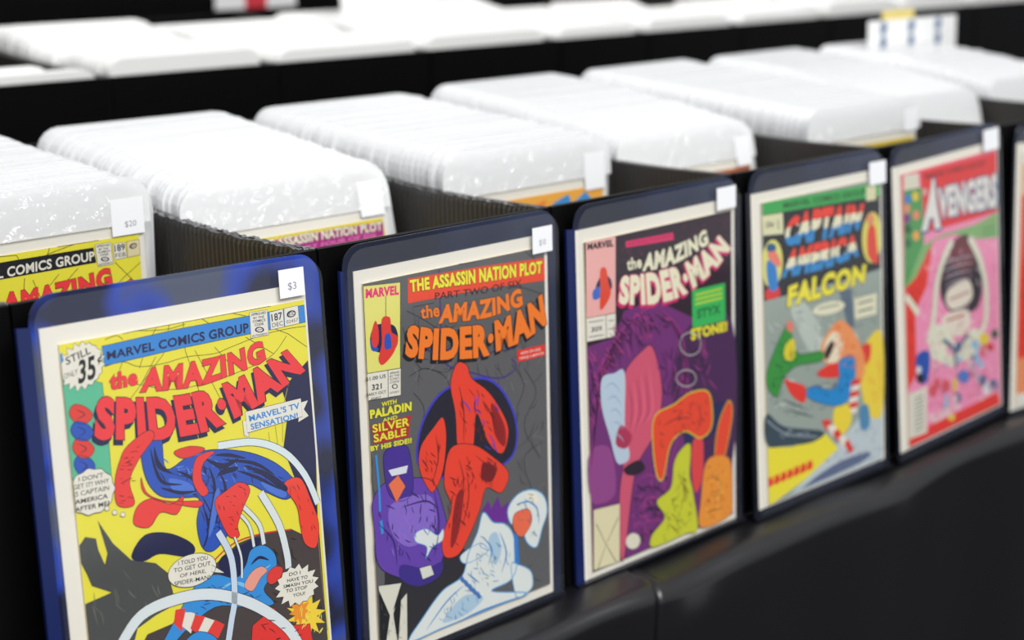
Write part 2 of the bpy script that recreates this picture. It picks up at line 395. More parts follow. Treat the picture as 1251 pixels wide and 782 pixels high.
def text(P_, layer, col, txt, top, bot, off, oc, oo, sh, bands):
    if len(top) > 2: top = catmull(top, False, 6)
    if len(bot) > 2: bot = catmull(bot, False, 6)
    V, F = glyphs(txt, off)
    x0, x1 = min(v[0] for v in V), max(v[0] for v in V); y0, y1 = min(v[1] for v in V), max(v[1] for v in V)
    def put(V, F, layer, c, dx=0, dy=0, bands=None):
        b = len(P_.v); y = -layer*DL
        for (x, z) in V:
            t = (x-x0)/(x1-x0); s = (z-y0)/(y1-y0)
            A = along(top, t); B = along(bot, t)
            P_.v.append((B[0]+(A[0]-B[0])*s+dx, y, B[1]+(A[1]-B[1])*s+dy))
        for f in F:
            cc = c
            if bands:
                s = (sum(V[i][1] for i in f)/3-y0)/(y1-y0); cc = bands[min(2, max(0, int(s*3)))]
            P_.f.append(tuple(b+i for i in f)); P_.c.append(cc)
    if oc:
        V2, F2 = glyphs(txt, round(off+oo, 4))
        # same letter spacing as the fill
        X0, X1 = min(v[0] for v in V2), max(v[0] for v in V2)
        g = oo; k = ((x1-x0)+2*g)/(X1-X0)
        V2 = [((x0-g)+(x-X0)*k, z) for x, z in V2]
        if sh: put(V2, F2, layer-1.4, sh[2], sh[0]/2000*P_.w, -sh[1]/2000*P_.w)
        put(V2, F2, layer-.5, oc)
    put(V, F, layer, col, bands=bands)
ART = {
0:[
['P',1,(92,190,150),[(110,273),(375,384),(381,747),(376,999),(110,922)],0,(16,16,18),3.1],
['P',1,(62,150,222),[(110,163),(127,159),(125,275),(110,283)],0,None,3.1],
['S',2,(60,58,30),3.6,[(886,110),(828,281),(642,443)],0,0,None],
['S',2,(60,58,30),3.6,[(991,110),(988,287),(1065,562)],0,0,None],
['S',2,(60,58,30),3.6,[(795,110),(716,201),(642,341)],0,0,None],
['S',2,(60,58,30),3.6,[(1135,110),(1227,179)],0,0,None],
['S',2,(60,58,30),3.6,[(1373,110),(1479,144)],0,0,None],
['S',2,(60,58,30),3.6,[(1214,304),(1329,440)],0,0,None],
['S',2,(60,58,30),3.6,[(1644,233),(1816,315),(1967,428)],0,0,None],
['S',2,(60,58,30),3.6,[(1465,281),(1680,424)],0,0,None],
['S',2,(60,58,30),3.6,[(1061,299),(1218,628),(1287,722)],0,0,None],
['S',2,(60,58,30),3.6,[(767,291),(642,443),(499,569)],0,0,None],
['S',2,(60,58,30),3.6,[(532,272),(459,410)],0,0,None],
['S',2,(60,58,30),3.6,[(1605,110),(1489,110)],0,0,None],
['S',2,(70,66,30),3.6,[(549,114),(639,110),(737,123),(874,135),(1005,124)],1,0,None],
['S',2,(70,66,30),3.6,[(612,110),(743,110),(881,110),(988,110),(1101,110),(1237,110),(1391,110),(1565,110),(1688,110)],1,0,None],
['S',2,(70,66,30),3.6,[(403,289),(531,282),(643,331),(822,342),(996,330),(1209,345),(1341,325),(1584,289),(1805,280),(1970,286)],1,0,None],
['S',2,(70,66,30),3.6,[(431,395),(642,443),(834,509),(1082,523),(1376,496),(1651,441),(1801,324)],1,0,None],
['S',2,(70,66,30),3.6,[(421,128),(502,116),(545,148)],1,0,None],
['P',4,(234,230,216),[(407,274),(378,292),(381,318),(357,332),(346,354),(320,361),(304,384),(275,374),(254,405),(230,374),(198,407),(190,364),(148,388),(153,347),(114,351),(122,321),(110,308),(110,284),(110,264),(110,242),(110,219),(128,205),(120,173),(161,176),(158,134),(198,155),(210,112),(239,141),(265,111),(284,136),(313,126),(329,146),(353,152),(363,173),(387,184),(379,211),(410,226),(378,251)],0,(16,16,18),3.6],
['T',5,(16,16,18),'STILL',[(140,190),(311,150)],[(145,237),(317,193)],0.012,None,0.03,None,None],
['T',5,(16,16,18),'ONLY',[(118,284),(217,267)],[(123,314),(215,304)],-0.005,None,0.03,None,None],
['T',5,(16,16,18),'35',[(230,222),(341,204)],[(209,364),(334,347)],0.03,None,0.03,None,None],
['T',5,(16,16,18),'¢',[(354,219),(389,212)],[(354,271),(389,262)],0.02,None,0.03,None,None],
['P',3,(52,136,214),[(394,164),(965,146),(1505,147),(1970,143),(1970,258),(1493,264),(952,269),(398,284)],0,(24,27,72),3.1],
['T',5,(24,27,72),'MARVEL COMICS GROUP',[(424,201),(960,192),(1494,189)],[(421,253),(954,251),(1494,253)],0.03,None,0.03,None,None],
['P',4,(234,230,216),[(1510,127),(1655,129),(1652,294),(1506,295)],0,(24,27,72),3.1],
['T',5,(24,27,72),'APPROVED',[(1521,135),(1643,137)],[(1521,152),(1643,154)],0.02,None,0.03,None,None],
['T',5,(24,27,72),'BY THE',[(1538,161),(1625,162)],[(1538,174),(1625,176)],0.02,None,0.03,None,None],
['T',5,(24,27,72),'COMICS',[(1529,181),(1634,183)],[(1529,198),(1633,200)],0.02,None,0.03,None,None],
['T',5,(24,27,72),'CODE',[(1544,205),(1617,206)],[(1544,222),(1617,223)],0.02,None,0.03,None,None],
['T',5,(24,27,72),'AUTHORITY',[(1516,275),(1644,278)],[(1515,288),(1643,292)],0.02,None,0.03,None,None],
['P',5,(24,27,72),[(1617,255),(1613,263),(1602,267),(1586,269),(1570,266),(1555,260),(1545,252),(1543,244),(1547,236),(1558,231),(1573,230),(1590,233),(1605,239),(1614,247)],1,None,2.6],
['P',6,(234,230,216),[(1604,253),(1601,258),(1594,261),(1584,262),(1573,260),(1564,256),(1557,251),(1555,246),(1558,241),(1566,238),(1576,237),(1586,239),(1596,243),(1602,248)],1,None,2.6],
['S',7,(24,27,72),4.1,[(1562,249),(1597,250)],0,0,None],
['P',4,(234,230,216),[(1672,148),(1786,144),(1786,262),(1672,265)],0,(24,27,72),3.1],
['T',5,(24,27,72),'187',[(1684,163),(1775,161)],[(1686,213),(1777,210)],0.02,None,0.03,None,None],
['T',5,(24,27,72),'DEC',[(1686,224),(1776,221)],[(1686,251),(1778,250)],0.0,None,0.03,None,None],
['P',4,(234,230,216),[(1795,142),(1915,138),(1915,259),(1792,261)],0,(24,27,72),3.1],
['P',5,(24,27,72),[(1892,186),(1887,196),(1876,204),(1860,208),(1842,208),(1827,204),(1817,196),(1814,186),(1819,176),(1830,168),(1846,164),(1864,164),(1879,168),(1889,176)],1,None,2.6],
['P',6,(234,230,216),[(1883,186),(1880,193),(1871,198),(1860,201),(1847,201),(1836,198),(1829,193),(1827,187),(1831,180),(1839,175),(1850,172),(1863,172),(1874,174),(1881,180)],1,None,2.6],
['T',7,(24,27,72),'CC',[(1830,174),(1882,174)],[(1828,195),(1880,194)],0.03,None,0.03,None,None],
['T',5,(24,27,72),'02457',[(1807,223),(1906,221)],[(1807,245),(1906,244)],-0.005,None,0.03,None,None],
['T',6,(240,58,62),'the',[(426,338),(624,338)],[(421,438),(619,439)],0.05,(150,20,30),0.02,None,None],
['T',6,(240,58,62),'AMAZING',[(665,345),(973,363),(1207,366),(1391,349),(1595,318)],[(625,491),(895,520),(1088,530),(1316,507),(1463,490),(1614,462)],0.055,(16,16,18),0.015,None,None],
['T',6,(240,58,62),'SPIDER·MAN',[(328,455),(507,494),(710,532),(891,556),(1047,559),(1240,547),(1420,520),(1614,462),(1792,415)],[(276,715),(478,757),(741,812),(943,828),(1133,830),(1373,782),(1588,725),(1768,654),(1937,585)],0.062,(16,16,18),0.015,[-17,26,(24,27,72)],None],
['P',3,(24,27,72),[(1965,517),(1724,674),(1766,815),(1698,1068),(1786,1323),(1941,1645),(1970,1194),(1970,967)],0,None,3.1],
['P',5,(234,230,216),[(1410,762),(1877,760),(1879,887),(1414,904)],0,(16,16,18),3.1],
['P',4,(234,230,216),[(1867,789),(1939,786),(1898,840),(1935,893),(1840,918)],0,(16,16,18),3.1],
['P',4,(234,230,216),[(1383,816),(1429,825),(1424,933),(1386,914)],0,(16,16,18),3.1],
['T',6,(50,140,214),"MARVEL'S TV",[(1432,791),(1860,785)],[(1438,835),(1863,828)],0.03,None,0.03,None,None],
['T',6,(50,140,214),'SENSATION!',[(1440,849),(1840,851)],[(1445,891),(1843,891)],0.03,None,0.03,None,None],
['S',4,(222,234,238),46.5,[(1173,940),(1461,974),(1696,1090),(1861,1283),(1955,1505)],1,0,(16,16,18)],
['P',5,(40,84,186),[(600,834),(690,781),(754,804),(769,1001),(955,952),(1145,956),(1421,1036),(1646,1168),(1784,1334),(1692,1414),(1507,1314),(1379,1241),(1290,1329),(1227,1494),(1078,1603),(985,1563),(958,1400),(993,1248),(883,1211),(709,1160),(615,1028)],1,(16,16,18),4.1],
['S',6,(24,27,72),23.3,[(664,848),(691,993),(742,1083),(874,1124)],1,1,None],
['S',6,(24,27,72),23.3,[(840,1027),(957,1106),(967,1188)],1,1,None],
['S',6,(24,27,72),23.3,[(1090,1056),(1117,1223),(1027,1471)],1,1,None],
['S',6,(24,27,72),23.3,[(1221,1042),(1446,1113),(1606,1226)],1,1,None],
['S',6,(24,27,72),23.3,[(1168,1116),(1200,1243),(1095,1434)],1,1,None],
['S',6,(24,27,72),23.3,[(1310,1132),(1470,1217),(1644,1335)],1,1,None],
['S',6,(24,27,72),23.3,[(715,1108),(856,1173),(980,1191)],1,1,None],
['S',6,(24,27,72),23.3,[(1142,992),(1256,1017),(1384,1066)],1,1,None],
['P',6,(236,60,52),[(503,798),(659,733),(701,783),(582,892),(497,1017),(516,1166),(395,1142),(394,993),(443,872)],1,(16,16,18),3.6],
['P',6,(236,60,52),[(497,1285),(538,1181),(649,1161),(776,1228),(878,1199),(817,1301),(698,1262),(606,1333)],1,(16,16,18),3.6],
['P',6,(236,60,52),[(581,1010),(617,1122),(760,1203),(1004,1261),(969,1295),(759,1213),(660,1169),(583,1099)],1,(16,16,18),2.6],
['P',7,(236,60,52),[(988,991),(1068,960),(1144,971),(1048,1025),(1026,1116),(1067,1212),(1014,1231),(956,1122)],1,(16,16,18),3.1],
['P',7,(236,60,52),[(1111,1287),(1200,1243),(1316,1210),(1396,1277),(1324,1392),(1274,1490),(1279,1562),(1201,1548),(1137,1412)],1,(16,16,18),3.6],
['P',6,(240,70,50),[(1674,1308),(1817,1296),(1900,1474),(1948,1647),(1911,1799),(1815,1751),(1786,1606),(1770,1478)],1,(16,16,18),3.6],
['P',6,(228,58,52),[(835,905),(961,895),(1071,934),(992,960),(891,959)],1,(16,16,18),2.6],
['P',5,(226,62,48),[(168,475),(243,504),(287,562),(243,603),(167,583),(130,521)],1,(16,16,18),3.1],
['S',6,(24,27,72),6.2,[(176,506),(233,547),(180,566)],1,1,None],
['P',5,(40,84,186),[(166,578),(242,608),(281,666),(237,707),(165,687),(129,625)],1,(16,16,18),3.1],
['S',6,(24,27,72),6.2,[(173,609),(227,650),(178,670)],1,1,None],
['P',5,(226,62,48),[(163,681),(240,712),(276,770),(231,811),(162,790),(129,729)],1,(16,16,18),3.1],
['S',6,(24,27,72),6.2,[(171,713),(221,753),(175,773)],1,1,None],
['P',5,(40,84,186),[(160,785),(239,817),(270,874),(226,915),(159,895),(128,833)],1,(16,16,18),3.1],
['S',6,(24,27,72),6.2,[(168,817),(215,857),(172,878)],1,1,None],
['S',4,(70,150,120),6.2,[(110,542),(110,855)],0,0,None],
['P',3,(74,76,74),[(110,1323),(156,1281),(227,1309),(236,1383),(271,1484),(295,1419),(250,1203),(341,1369),(456,1503),(629,1570),(711,1656),(751,1870),(593,1898),(455,1942),(391,2091),(110,1982),(110,1811),(110,1720),(111,1685),(297,1666),(167,1589),(142,1510),(110,1432)],0,None,3.1],
['P',4,(24,27,72),[(458,1482),(565,1375),(738,1403),(896,1502),(927,1574),(843,1585),(664,1521),(542,1536)],1,None,3.1],
['P',3,(72,62,60),[(738,1984),(918,1777),(1068,1699),(1261,1607),(1465,1593),(1706,1620),(1820,1695),(1948,1647),(1951,2758),(317,2225),(522,1999)],0,None,3.1],
['S',4,(214,48,56),10.3,[(1044,1681),(1229,1599),(1465,1593),(1706,1626)],1,0,None],
['P',4,(24,27,72),[(1109,1677),(1259,1629),(1449,1622),(1307,1818),(1230,1908),(1123,1796)],1,None,3.1],
['P',5,(52,146,220),[(903,1795),(1061,1762),(1225,1829),(1312,1764),(1362,1678),(1471,1673),(1559,1763),(1548,1873),(1441,1967),(1512,2089),(1283,2046),(1039,1975),(772,2075),(656,2174),(599,2129),(720,1979)],1,(16,16,18),3.6],
['S',6,(130,196,240),25.8,[(1049,1879),(1202,1856),(1331,1914),(1426,1851),(1511,1818)],1,1,None],
['P',6,(238,160,140),[(1285,1901),(1346,1829),(1430,1807),(1481,1849),(1422,1884),(1347,1952)],1,(16,16,18),2.6],
['S',7,(24,27,72),20.7,[(1352,1775),(1423,1744),(1501,1782)],1,1,None],
['S',7,(24,27,72),15.5,[(967,1916),(1131,1908),(1289,1991)],1,1,None],
['P',6,(226,58,48),[(1486,1867),(1551,1840),(1611,1868),(1584,1928),(1512,1953),(1473,1920)],1,(16,16,18),3.1],
['P',6,(232,62,52),[(741,1904),(815,1915),(774,2059),(719,1989)],0,None,3.1],
['P',6,(234,230,216),[(812,1941),(886,1963),(840,2090),(778,2023)],0,None,3.1],
['P',6,(232,62,52),[(884,1979),(957,2011),(907,2122),(838,2057)],0,None,3.1],
['P',6,(234,230,216),[(957,2016),(1030,2060),(975,2153),(898,2091)],0,None,3.1],
['P',6,(232,62,52),[(1031,2055),(1103,2109),(1043,2185),(958,2126)],0,None,3.1],
['P',5,(246,214,60),[(1938,2346),(1856,2322),(1878,2399),(1817,2348),(1800,2413),(1767,2344),(1716,2390),(1723,2312),(1643,2327),(1698,2266),(1604,2236),(1694,2219),(1618,2147),(1709,2178),(1678,2090),(1744,2151),(1760,2080),(1793,2151),(1842,2109),(1840,2180),(1912,2171),(1868,2228),(1953,2259),(1869,2277)],0,None,3.6],
['P',6,(240,150,40),[(1788,2298),(1743,2256),(1723,2306),(1707,2250),(1665,2267),(1682,2218),(1633,2197),(1679,2178),(1643,2122),(1699,2150),(1696,2078),(1729,2144),(1766,2092),(1759,2162),(1815,2158),(1777,2198),(1820,2236),(1771,2237)],0,None,3.6],
['P',7,(228,52,44),[(1296,2318),(1324,2181),(1510,2111),(1620,2269),(1803,2312),(1824,2540),(1288,2400)],0,(16,16,18),4.1],
['P',7,(52,146,220),[(764,2154),(885,2093),(1019,2166),(1070,2304),(802,2274)],1,(16,16,18),3.6],
['S',6,(222,230,232),51.7,[(1480,1319),(1607,1562),(1655,1777),(1659,1881)],1,0,(16,16,18)],
['S',6,(222,230,232),31.0,[(1326,1371),(1445,1521),(1472,1667)],1,0,(16,16,18)],
['S',6,(222,230,232),20.7,[(1271,1390),(1365,1512),(1390,1663)],1,0,(16,16,18)],
['S',8,(222,230,232),72.4,[(317,2015),(488,1867),(754,1838),(1035,1886),(1338,2039),(1593,2261),(1703,2444)],1,0,(16,16,18)],
['S',8,(206,220,236),46.5,[(1115,1493),(1200,1690),(1199,1955),(1156,2108),(1096,2312)],1,0,(16,16,18)],
['S',8,(222,230,232),15.5,[(1240,1558),(1279,1700),(1271,1842)],1,0,(16,16,18)],
['P',9,(234,230,216),[(1902,2075),(1856,2087),(1858,2121),(1817,2125),(1796,2149),(1756,2140),(1724,2160),(1691,2130),(1644,2148),(1636,2101),(1573,2110),(1596,2063),(1531,2051),(1572,2018),(1528,1988),(1569,1969),(1557,1936),(1594,1926),(1607,1898),(1646,1899),(1672,1875),(1711,1898),(1750,1872),(1771,1917),(1829,1898),(1820,1949),(1888,1950),(1856,1991),(1910,2014),(1872,2040)],0,(16,16,18),3.6],
['T',10,(16,16,18),'DO I',[(1659,1913),(1757,1924)],[(1656,1937),(1755,1948)],0.012,None,0.03,None,None],
['T',10,(16,16,18),'HAVE TO',[(1638,1951),(1815,1971)],[(1636,1974),(1812,1995)],0.012,None,0.03,None,None],
['T',10,(16,16,18),'SMASH YOU',[(1603,1983),(1858,2012)],[(1601,2006),(1855,2036)],0.012,None,0.03,None,None],
['T',10,(16,16,18),'TO STOP',[(1621,2018),(1804,2040)],[(1618,2042),(1802,2064)],0.012,None,0.03,None,None],
['T',10,(16,16,18),'YOU?',[(1677,2065),(1783,2077)],[(1675,2088),(1781,2101)],0.012,None,0.03,None,None],
['P',9,(234,230,216),[(1077,1702),(1058,1741),(1014,1772),(950,1789),(878,1791),(809,1776),(752,1749),(716,1712),(707,1671),(725,1632),(768,1602),(829,1584),(901,1582),(971,1595),(1030,1622),(1067,1660)],1,(16,16,18),4.1],
['P',9,(234,230,216),[(1043,1692),(1138,1772),(1038,1739)],0,(16,16,18),3.1],
['T',10,(16,16,18),'I TOLD YOU',[(792,1601),(1018,1622)],[(789,1628),(1015,1650)],0.005,None,0.03,None,None],
['T',10,(16,16,18),'TO GET OUT',[(754,1638),(1036,1665)],[(751,1665),(1033,1693)],0.005,None,0.03,None,None],
['T',10,(16,16,18),'OF HERE,',[(795,1686),(996,1706)],[(792,1713),(993,1734)],0.005,None,0.03,None,None],
['T',10,(16,16,18),'SPIDER-MAN!',[(748,1723),(1023,1752)],[(745,1750),(1020,1779)],0.005,None,0.03,None,None],
['P',9,(234,230,216),[(390,1035),(368,1070),(355,1110),(314,1129),(279,1155),(232,1152),(187,1156),(149,1132),(110,1114),(110,1077),(110,1042),(110,1004),(110,963),(110,935),(132,901),(176,892),(218,875),(261,889),(307,895),(336,927),(372,955),(376,994)],1,(16,16,18),4.1],
['T',10,(16,16,18),"I DON'T",[(150,912),(319,920)],[(147,940),(316,949)],0.005,None,0.03,None,None],
['T',10,(16,16,18),'GET IT! WHY',[(106,952),(354,964)],[(103,980),(351,993)],0.005,None,0.03,None,None],
['T',10,(16,16,18),'IS CAPTAIN',[(107,995),(349,1007)],[(104,1023),(346,1036)],0.005,None,0.03,None,None],
['T',10,(16,16,18),'AMERICA',[(110,1042),(336,1055)],[(107,1070),(332,1083)],0.02,None,0.03,None,None],
['T',10,(16,16,18),'AFTER ME?',[(105,1087),(342,1101)],[(102,1115),(339,1130)],0.02,None,0.03,None,None],
['P',9,(234,230,216),[(338,1148),(333,1156),(324,1159),(313,1157),(304,1149),(302,1140),(306,1132),(316,1128),(327,1131),(335,1139)],1,(16,16,18),2.6],
['P',9,(234,230,216),[(389,1186),(384,1194),(375,1197),(363,1195),(355,1187),(353,1177),(357,1169),(367,1166),(378,1169),(386,1177)],1,(16,16,18),2.6],
['P',9,(234,230,216),[(444,1213),(440,1221),(430,1224),(419,1222),(410,1214),(408,1204),(412,1196),(422,1193),(433,1196),(442,1203)],1,(16,16,18),2.6],
['H',5,(20,24,70),[(678,835),(780,1013),(1388,1029),(1757,1327),(1660,1378),(1367,1227),(1080,1582),(976,1404),(977,1222),(705,1143)],70,8.3,103,1.0,0.9,3,0.3],
['H',5,(90,140,226),[(699,917),(1144,971),(1645,1179),(1370,1200),(1046,1476),(1011,1198)],26,7.2,83,0.6,0.9,5,0.3],
['H',7,(120,16,24),[(395,1142),(443,872),(657,753),(570,889),(516,1166)],22,5.2,47,0.1,0.3,6,0.3],
['H',8,(120,16,24),[(1110,1297),(1315,1215),(1388,1287),(1269,1532),(1146,1447)],16,4.7,41,0.8,0.6,7,0.3],
['H',7,(130,20,24),[(1702,1315),(1828,1321),(1934,1643),(1898,1784),(1794,1665)],12,5.2,52,1.3,0.3,8,0.3],
['H',4,(104,104,98),[(110,1491),(628,1580),(659,1854),(171,1970)],14,8.3,134,1.3,0.3,9,0.3],
['H',4,(30,26,28),[(1259,1629),(1463,1615),(1921,1698),(1932,2339),(1484,2092)],40,8.3,93,1.0,0.7,10,0.3],
['H',7,(30,60,130),[(799,2002),(979,1810),(1303,1851),(1486,2065),(1039,1975)],26,6.2,62,0.4,0.6,11,0.3],
['H',8,(240,230,90),[(1654,2142),(1917,2189),(1924,2425),(1736,2397)],12,11.4,72,-1.0,0.8,12,0.3],
['H',8,(90,16,20),[(1334,2217),(1508,2128),(1619,2281),(1814,2339),(1829,2484),(1322,2327)],14,8.3,72,0.4,0.7,13,0.3],
['H',9,(150,172,190),[(344,1982),(507,1852),(1037,1865),(1543,2195),(1473,2203),(1030,1934),(530,1922)],0,5.2,62,0,0.1,14,0.3],
['P',6,(24,27,72),[(695,839),(731,956),(832,1051),(916,1081),(710,987)],1,None,3.1],
['P',6,(24,27,72),[(1064,997),(1200,1059),(1319,1052),(1289,1078),(1177,1091)],1,None,3.1],
['P',6,(24,27,72),[(1378,1120),(1547,1191),(1700,1326),(1670,1352),(1523,1224)],1,None,3.1],
['P',6,(24,27,72),[(1019,1307),(1058,1425),(1020,1534),(992,1559),(1035,1457)],1,None,3.1],
['P',6,(24,27,72),[(1123,1171),(1182,1098),(1313,1105),(1284,1132),(1160,1131)],1,None,3.1],
['P',6,(74,120,214),[(781,1066),(924,1125),(966,1199),(825,1171)],1,None,3.1],
['P',6,(74,120,214),[(1115,1244),(1155,1232),(1095,1434),(1037,1501)],1,None,3.1],
['P',6,(74,120,214),[(1501,1246),(1683,1356),(1659,1395),(1529,1308)],1,None,3.1],
['S',3,(180,170,50),5.2,[(1696,1023),(1718,805),(1782,651)],0,0,None],
['S',3,(180,170,50),5.2,[(1657,1059),(1646,902)],0,0,None],
['S',3,(180,170,50),5.2,[(1591,1029),(1587,934)],0,0,None],
['S',4,(160,150,140),3.6,[(1936,1701),(1936,1991),(1955,2405)],0,0,None],
],
1:[
['S',2,(56,56,60),7.4,[(479,375),(662,484),(864,638)],1,0,None],
['S',2,(56,56,60),7.4,[(433,493),(488,694),(603,859)],1,0,None],
['S',2,(56,56,60),7.4,[(478,885),(644,855),(849,975),(901,1172)],1,0,None],
['S',2,(56,56,60),7.4,[(513,1022),(613,1174),(551,1423)],1,0,None],
['S',2,(56,56,60),7.4,[(1693,1068),(1827,1304),(1678,1551),(1859,1877)],1,0,None],
['S',2,(56,56,60),7.4,[(1556,1006),(1689,1205),(1590,1391)],1,0,None],
['S',2,(56,56,60),7.4,[(1756,2137),(1670,1830),(1882,1740)],1,0,None],
['S',2,(56,56,60),7.4,[(545,355),(750,359)],1,0,None],
['S',2,(56,56,60),7.4,[(1354,298),(1712,404),(1915,492)],1,0,None],
['S',2,(56,56,60),7.4,[(1723,100),(1857,198)],1,0,None],
['S',2,(56,56,60),7.4,[(1018,100),(1186,108)],1,0,None],
['S',2,(56,56,60),7.4,[(1738,2784),(1640,2828),(1831,2959)],1,0,None],
['S',2,(56,56,60),7.4,[(644,855),(809,921)],1,0,None],
['S',2,(56,56,60),7.4,[(87,1442),(70,1623),(109,1772)],1,0,None],
['P',3,(232,228,120),[(70,116),(426,144),(393,802),(70,778)],0,(16,16,18),6.0],
['T',5,(236,40,120),'MARVEL',[(93,140),(409,164)],[(89,210),(406,236)],0.05,None,0.03,None,None],
['S',4,(16,16,18),5.4,[(279,227),(270,400)],0,0,None],
['P',4,(24,27,72),[(133,463),(198,425),(339,457),(382,547),(361,632),(296,657),(171,632),(113,558)],1,None,4.0],
['P',5,(226,58,48),[(168,394),(196,462),(190,573),(142,589),(124,498)],1,None,4.0],
['P',5,(226,58,48),[(231,393),(310,395),(320,504),(381,559),(344,654),(277,716),(212,741),(184,685),(221,579)],1,None,4.0],
['P',5,(40,84,186),[(114,534),(159,567),(187,623),(125,611)],1,None,4.0],
['P',5,(40,84,186),[(256,523),(303,519),(314,622),(250,623)],1,None,4.0],
['P',3,(234,230,216),[(70,778),(397,802),(386,1014),(70,988)],0,(16,16,18),6.0],
['S',4,(16,16,18),5.4,[(271,795),(262,1006)],0,0,None],
['T',5,(16,16,18),'$1.00 US',[(56,807),(248,818)],[(56,839),(246,850)],0.01,None,0.03,None,None],
['T',5,(16,16,18),'321',[(111,872),(205,879)],[(108,916),(203,923)],0.02,None,0.03,None,None],
['T',5,(16,16,18),'EARLY OCT',[(57,930),(245,942)],[(56,952),(244,964)],0.01,None,0.03,None,None],
['T',5,(16,16,18),'02457',[(98,971),(192,978)],[(96,989),(191,997)],0.01,None,0.03,None,None],
['T',5,(16,16,18),'APPROVED',[(288,814),(380,819)],[(287,830),(379,835)],0.0,None,0.03,None,None],
['T',5,(16,16,18),'BY THE',[(287,838),(379,843)],[(286,854),(378,859)],0.0,None,0.03,None,None],
['T',5,(16,16,18),'COMICS',[(286,861),(378,867)],[(285,877),(377,883)],0.0,None,0.03,None,None],
['T',5,(16,16,18),'CODE',[(284,885),(376,891)],[(283,901),(376,907)],0.0,None,0.03,None,None],
['T',5,(16,16,18),'AUTHORITY',[(280,965),(372,972)],[(279,981),(371,988)],0.0,None,0.03,None,None],
['P',5,(16,16,18),[(359,937),(355,945),(347,950),(335,951),(323,948),(311,942),(304,934),(301,925),(305,918),(313,913),(325,911),(337,914),(349,920),(356,928)],1,None,3.3],
['P',6,(234,230,216),[(349,935),(347,940),(341,944),(334,945),(325,943),(318,939),(313,933),(311,927),(313,922),(319,919),(326,918),(335,920),(342,924),(348,929)],1,None,3.3],
['P',3,(238,72,34),[(499,129),(1271,154),(1950,193),(1950,379),(1264,336),(490,318)],0,None,4.0],
['T',5,(244,236,50),'THE ASSASSIN NATION PLOT',[(515,141),(843,150),(1271,167),(1922,212)],[(518,239),(839,255),(1266,284),(1920,316)],0.05,(16,16,18),0.03,None,None],
['T',5,(70,20,24),'PART TWO OF SIX',[(762,281),(1221,316),(1687,326)],[(760,335),(1219,371),(1685,386)],0.008,None,0.03,None,None],
['T',5,(247,128,34),'the',[(610,360),(800,367)],[(613,462),(804,477)],0.03,(16,16,18),0.02,None,None],
['T',5,(247,128,34),'AMAZING',[(816,383),(1235,416),(1484,419),(1676,391)],[(784,532),(1238,575),(1479,565),(1699,550)],0.055,(16,16,18),0.018,None,None],
['T',5,(247,128,34),'SPIDER·MAN',[(482,477),(700,542),(867,573),(1219,612),(1388,609),(1606,581),(1802,521),(1915,479)],[(437,723),(672,795),(856,832),(1226,886),(1442,868),(1709,838),(1965,748)],0.062,(16,16,18),0.018,[-22,20,(16,16,18)],None],
['P',5,(232,50,40),[(1614,904),(1933,911),(1935,1006),(1620,1003)],0,None,4.0],
['T',6,(234,230,216),'NOW ON SALE',[(1660,924),(1885,930)],[(1659,948),(1884,954)],0.01,None,0.03,None,None],
['T',6,(234,230,216),'TWICE A MONTH',[(1640,965),(1917,971)],[(1639,988),(1916,995)],0.01,None,0.03,None,None],
['T',6,(238,232,60),'WITH',[(195,1027),(341,1033)],[(193,1062),(339,1068)],0.04,(16,16,18),0.03,None,None],
['T',6,(238,232,60),'PALADIN',[(77,1061),(489,1085)],[(81,1132),(485,1156)],0.055,(16,16,18),0.03,None,None],
['T',6,(238,232,60),'AND',[(198,1156),(342,1159)],[(197,1184),(341,1188)],0.03,None,0.03,None,None],
['P',5,(190,36,44),[(78,1183),(480,1190),(459,1270),(447,1359),(101,1335),(98,1251)],0,None,4.0],
['T',6,(238,232,60),'SILVER',[(94,1180),(463,1203)],[(98,1245),(459,1270)],0.03,(90,10,20),0.03,None,None],
['T',6,(238,232,60),'SABLE',[(101,1258),(426,1279)],[(106,1324),(423,1340)],0.03,(90,10,20),0.03,None,None],
['T',6,(238,232,60),'BY HIS SIDE!!',[(69,1341),(475,1369)],[(71,1383),(473,1411)],0.05,(16,16,18),0.02,None,None],
['S',3,(70,56,130),13.4,[(811,113),(819,694),(854,864),(1108,982),(1416,1093),(1600,1049),(1557,958)],1,0,None],
['P',3,(30,28,44),[(558,1637),(554,1358),(715,1131),(932,1045),(1238,1056),(1449,1209),(1587,1495),(1560,1747),(1354,1836),(943,1822)],1,(66,60,200),20.1],
['P',4,(238,66,40),[(965,880),(1067,914),(1115,1031),(1287,1175),(1442,1393),(1501,1566),(1422,1728),(1272,1595),(1157,1329),(1102,1609),(952,1600),(931,1278),(890,1037)],1,(16,16,18),5.4],
['P',4,(238,66,40),[(715,1329),(802,1283),(829,1456),(783,1713),(683,1856),(617,1812),(541,1633),(566,1460)],1,(16,16,18),5.4],
['P',5,(238,66,40),[(868,1552),(1103,1575),(1321,1731),(1490,1912),(1402,2058),(1240,1974),(1162,2135),(1047,2312),(917,2450),(769,2427),(751,2256),(856,2038),(787,1816)],1,(16,16,18),5.4],
['S',6,(110,20,20),9.4,[(975,1055),(1018,1264),(1008,1532)],1,1,None],
['S',6,(110,20,20),9.4,[(1249,1248),(1357,1477),(1416,1629)],1,1,None],
['S',6,(110,20,20),9.4,[(950,1653),(994,1869),(913,2123)],1,1,None],
['S',6,(110,20,20),9.4,[(1126,1669),(1299,1843),(1294,1981)],1,1,None],
['S',6,(110,20,20),9.4,[(1033,1776),(1041,2019),(942,2269)],1,1,None],
['S',6,(110,20,20),9.4,[(720,1397),(737,1601),(669,1785)],1,1,None],
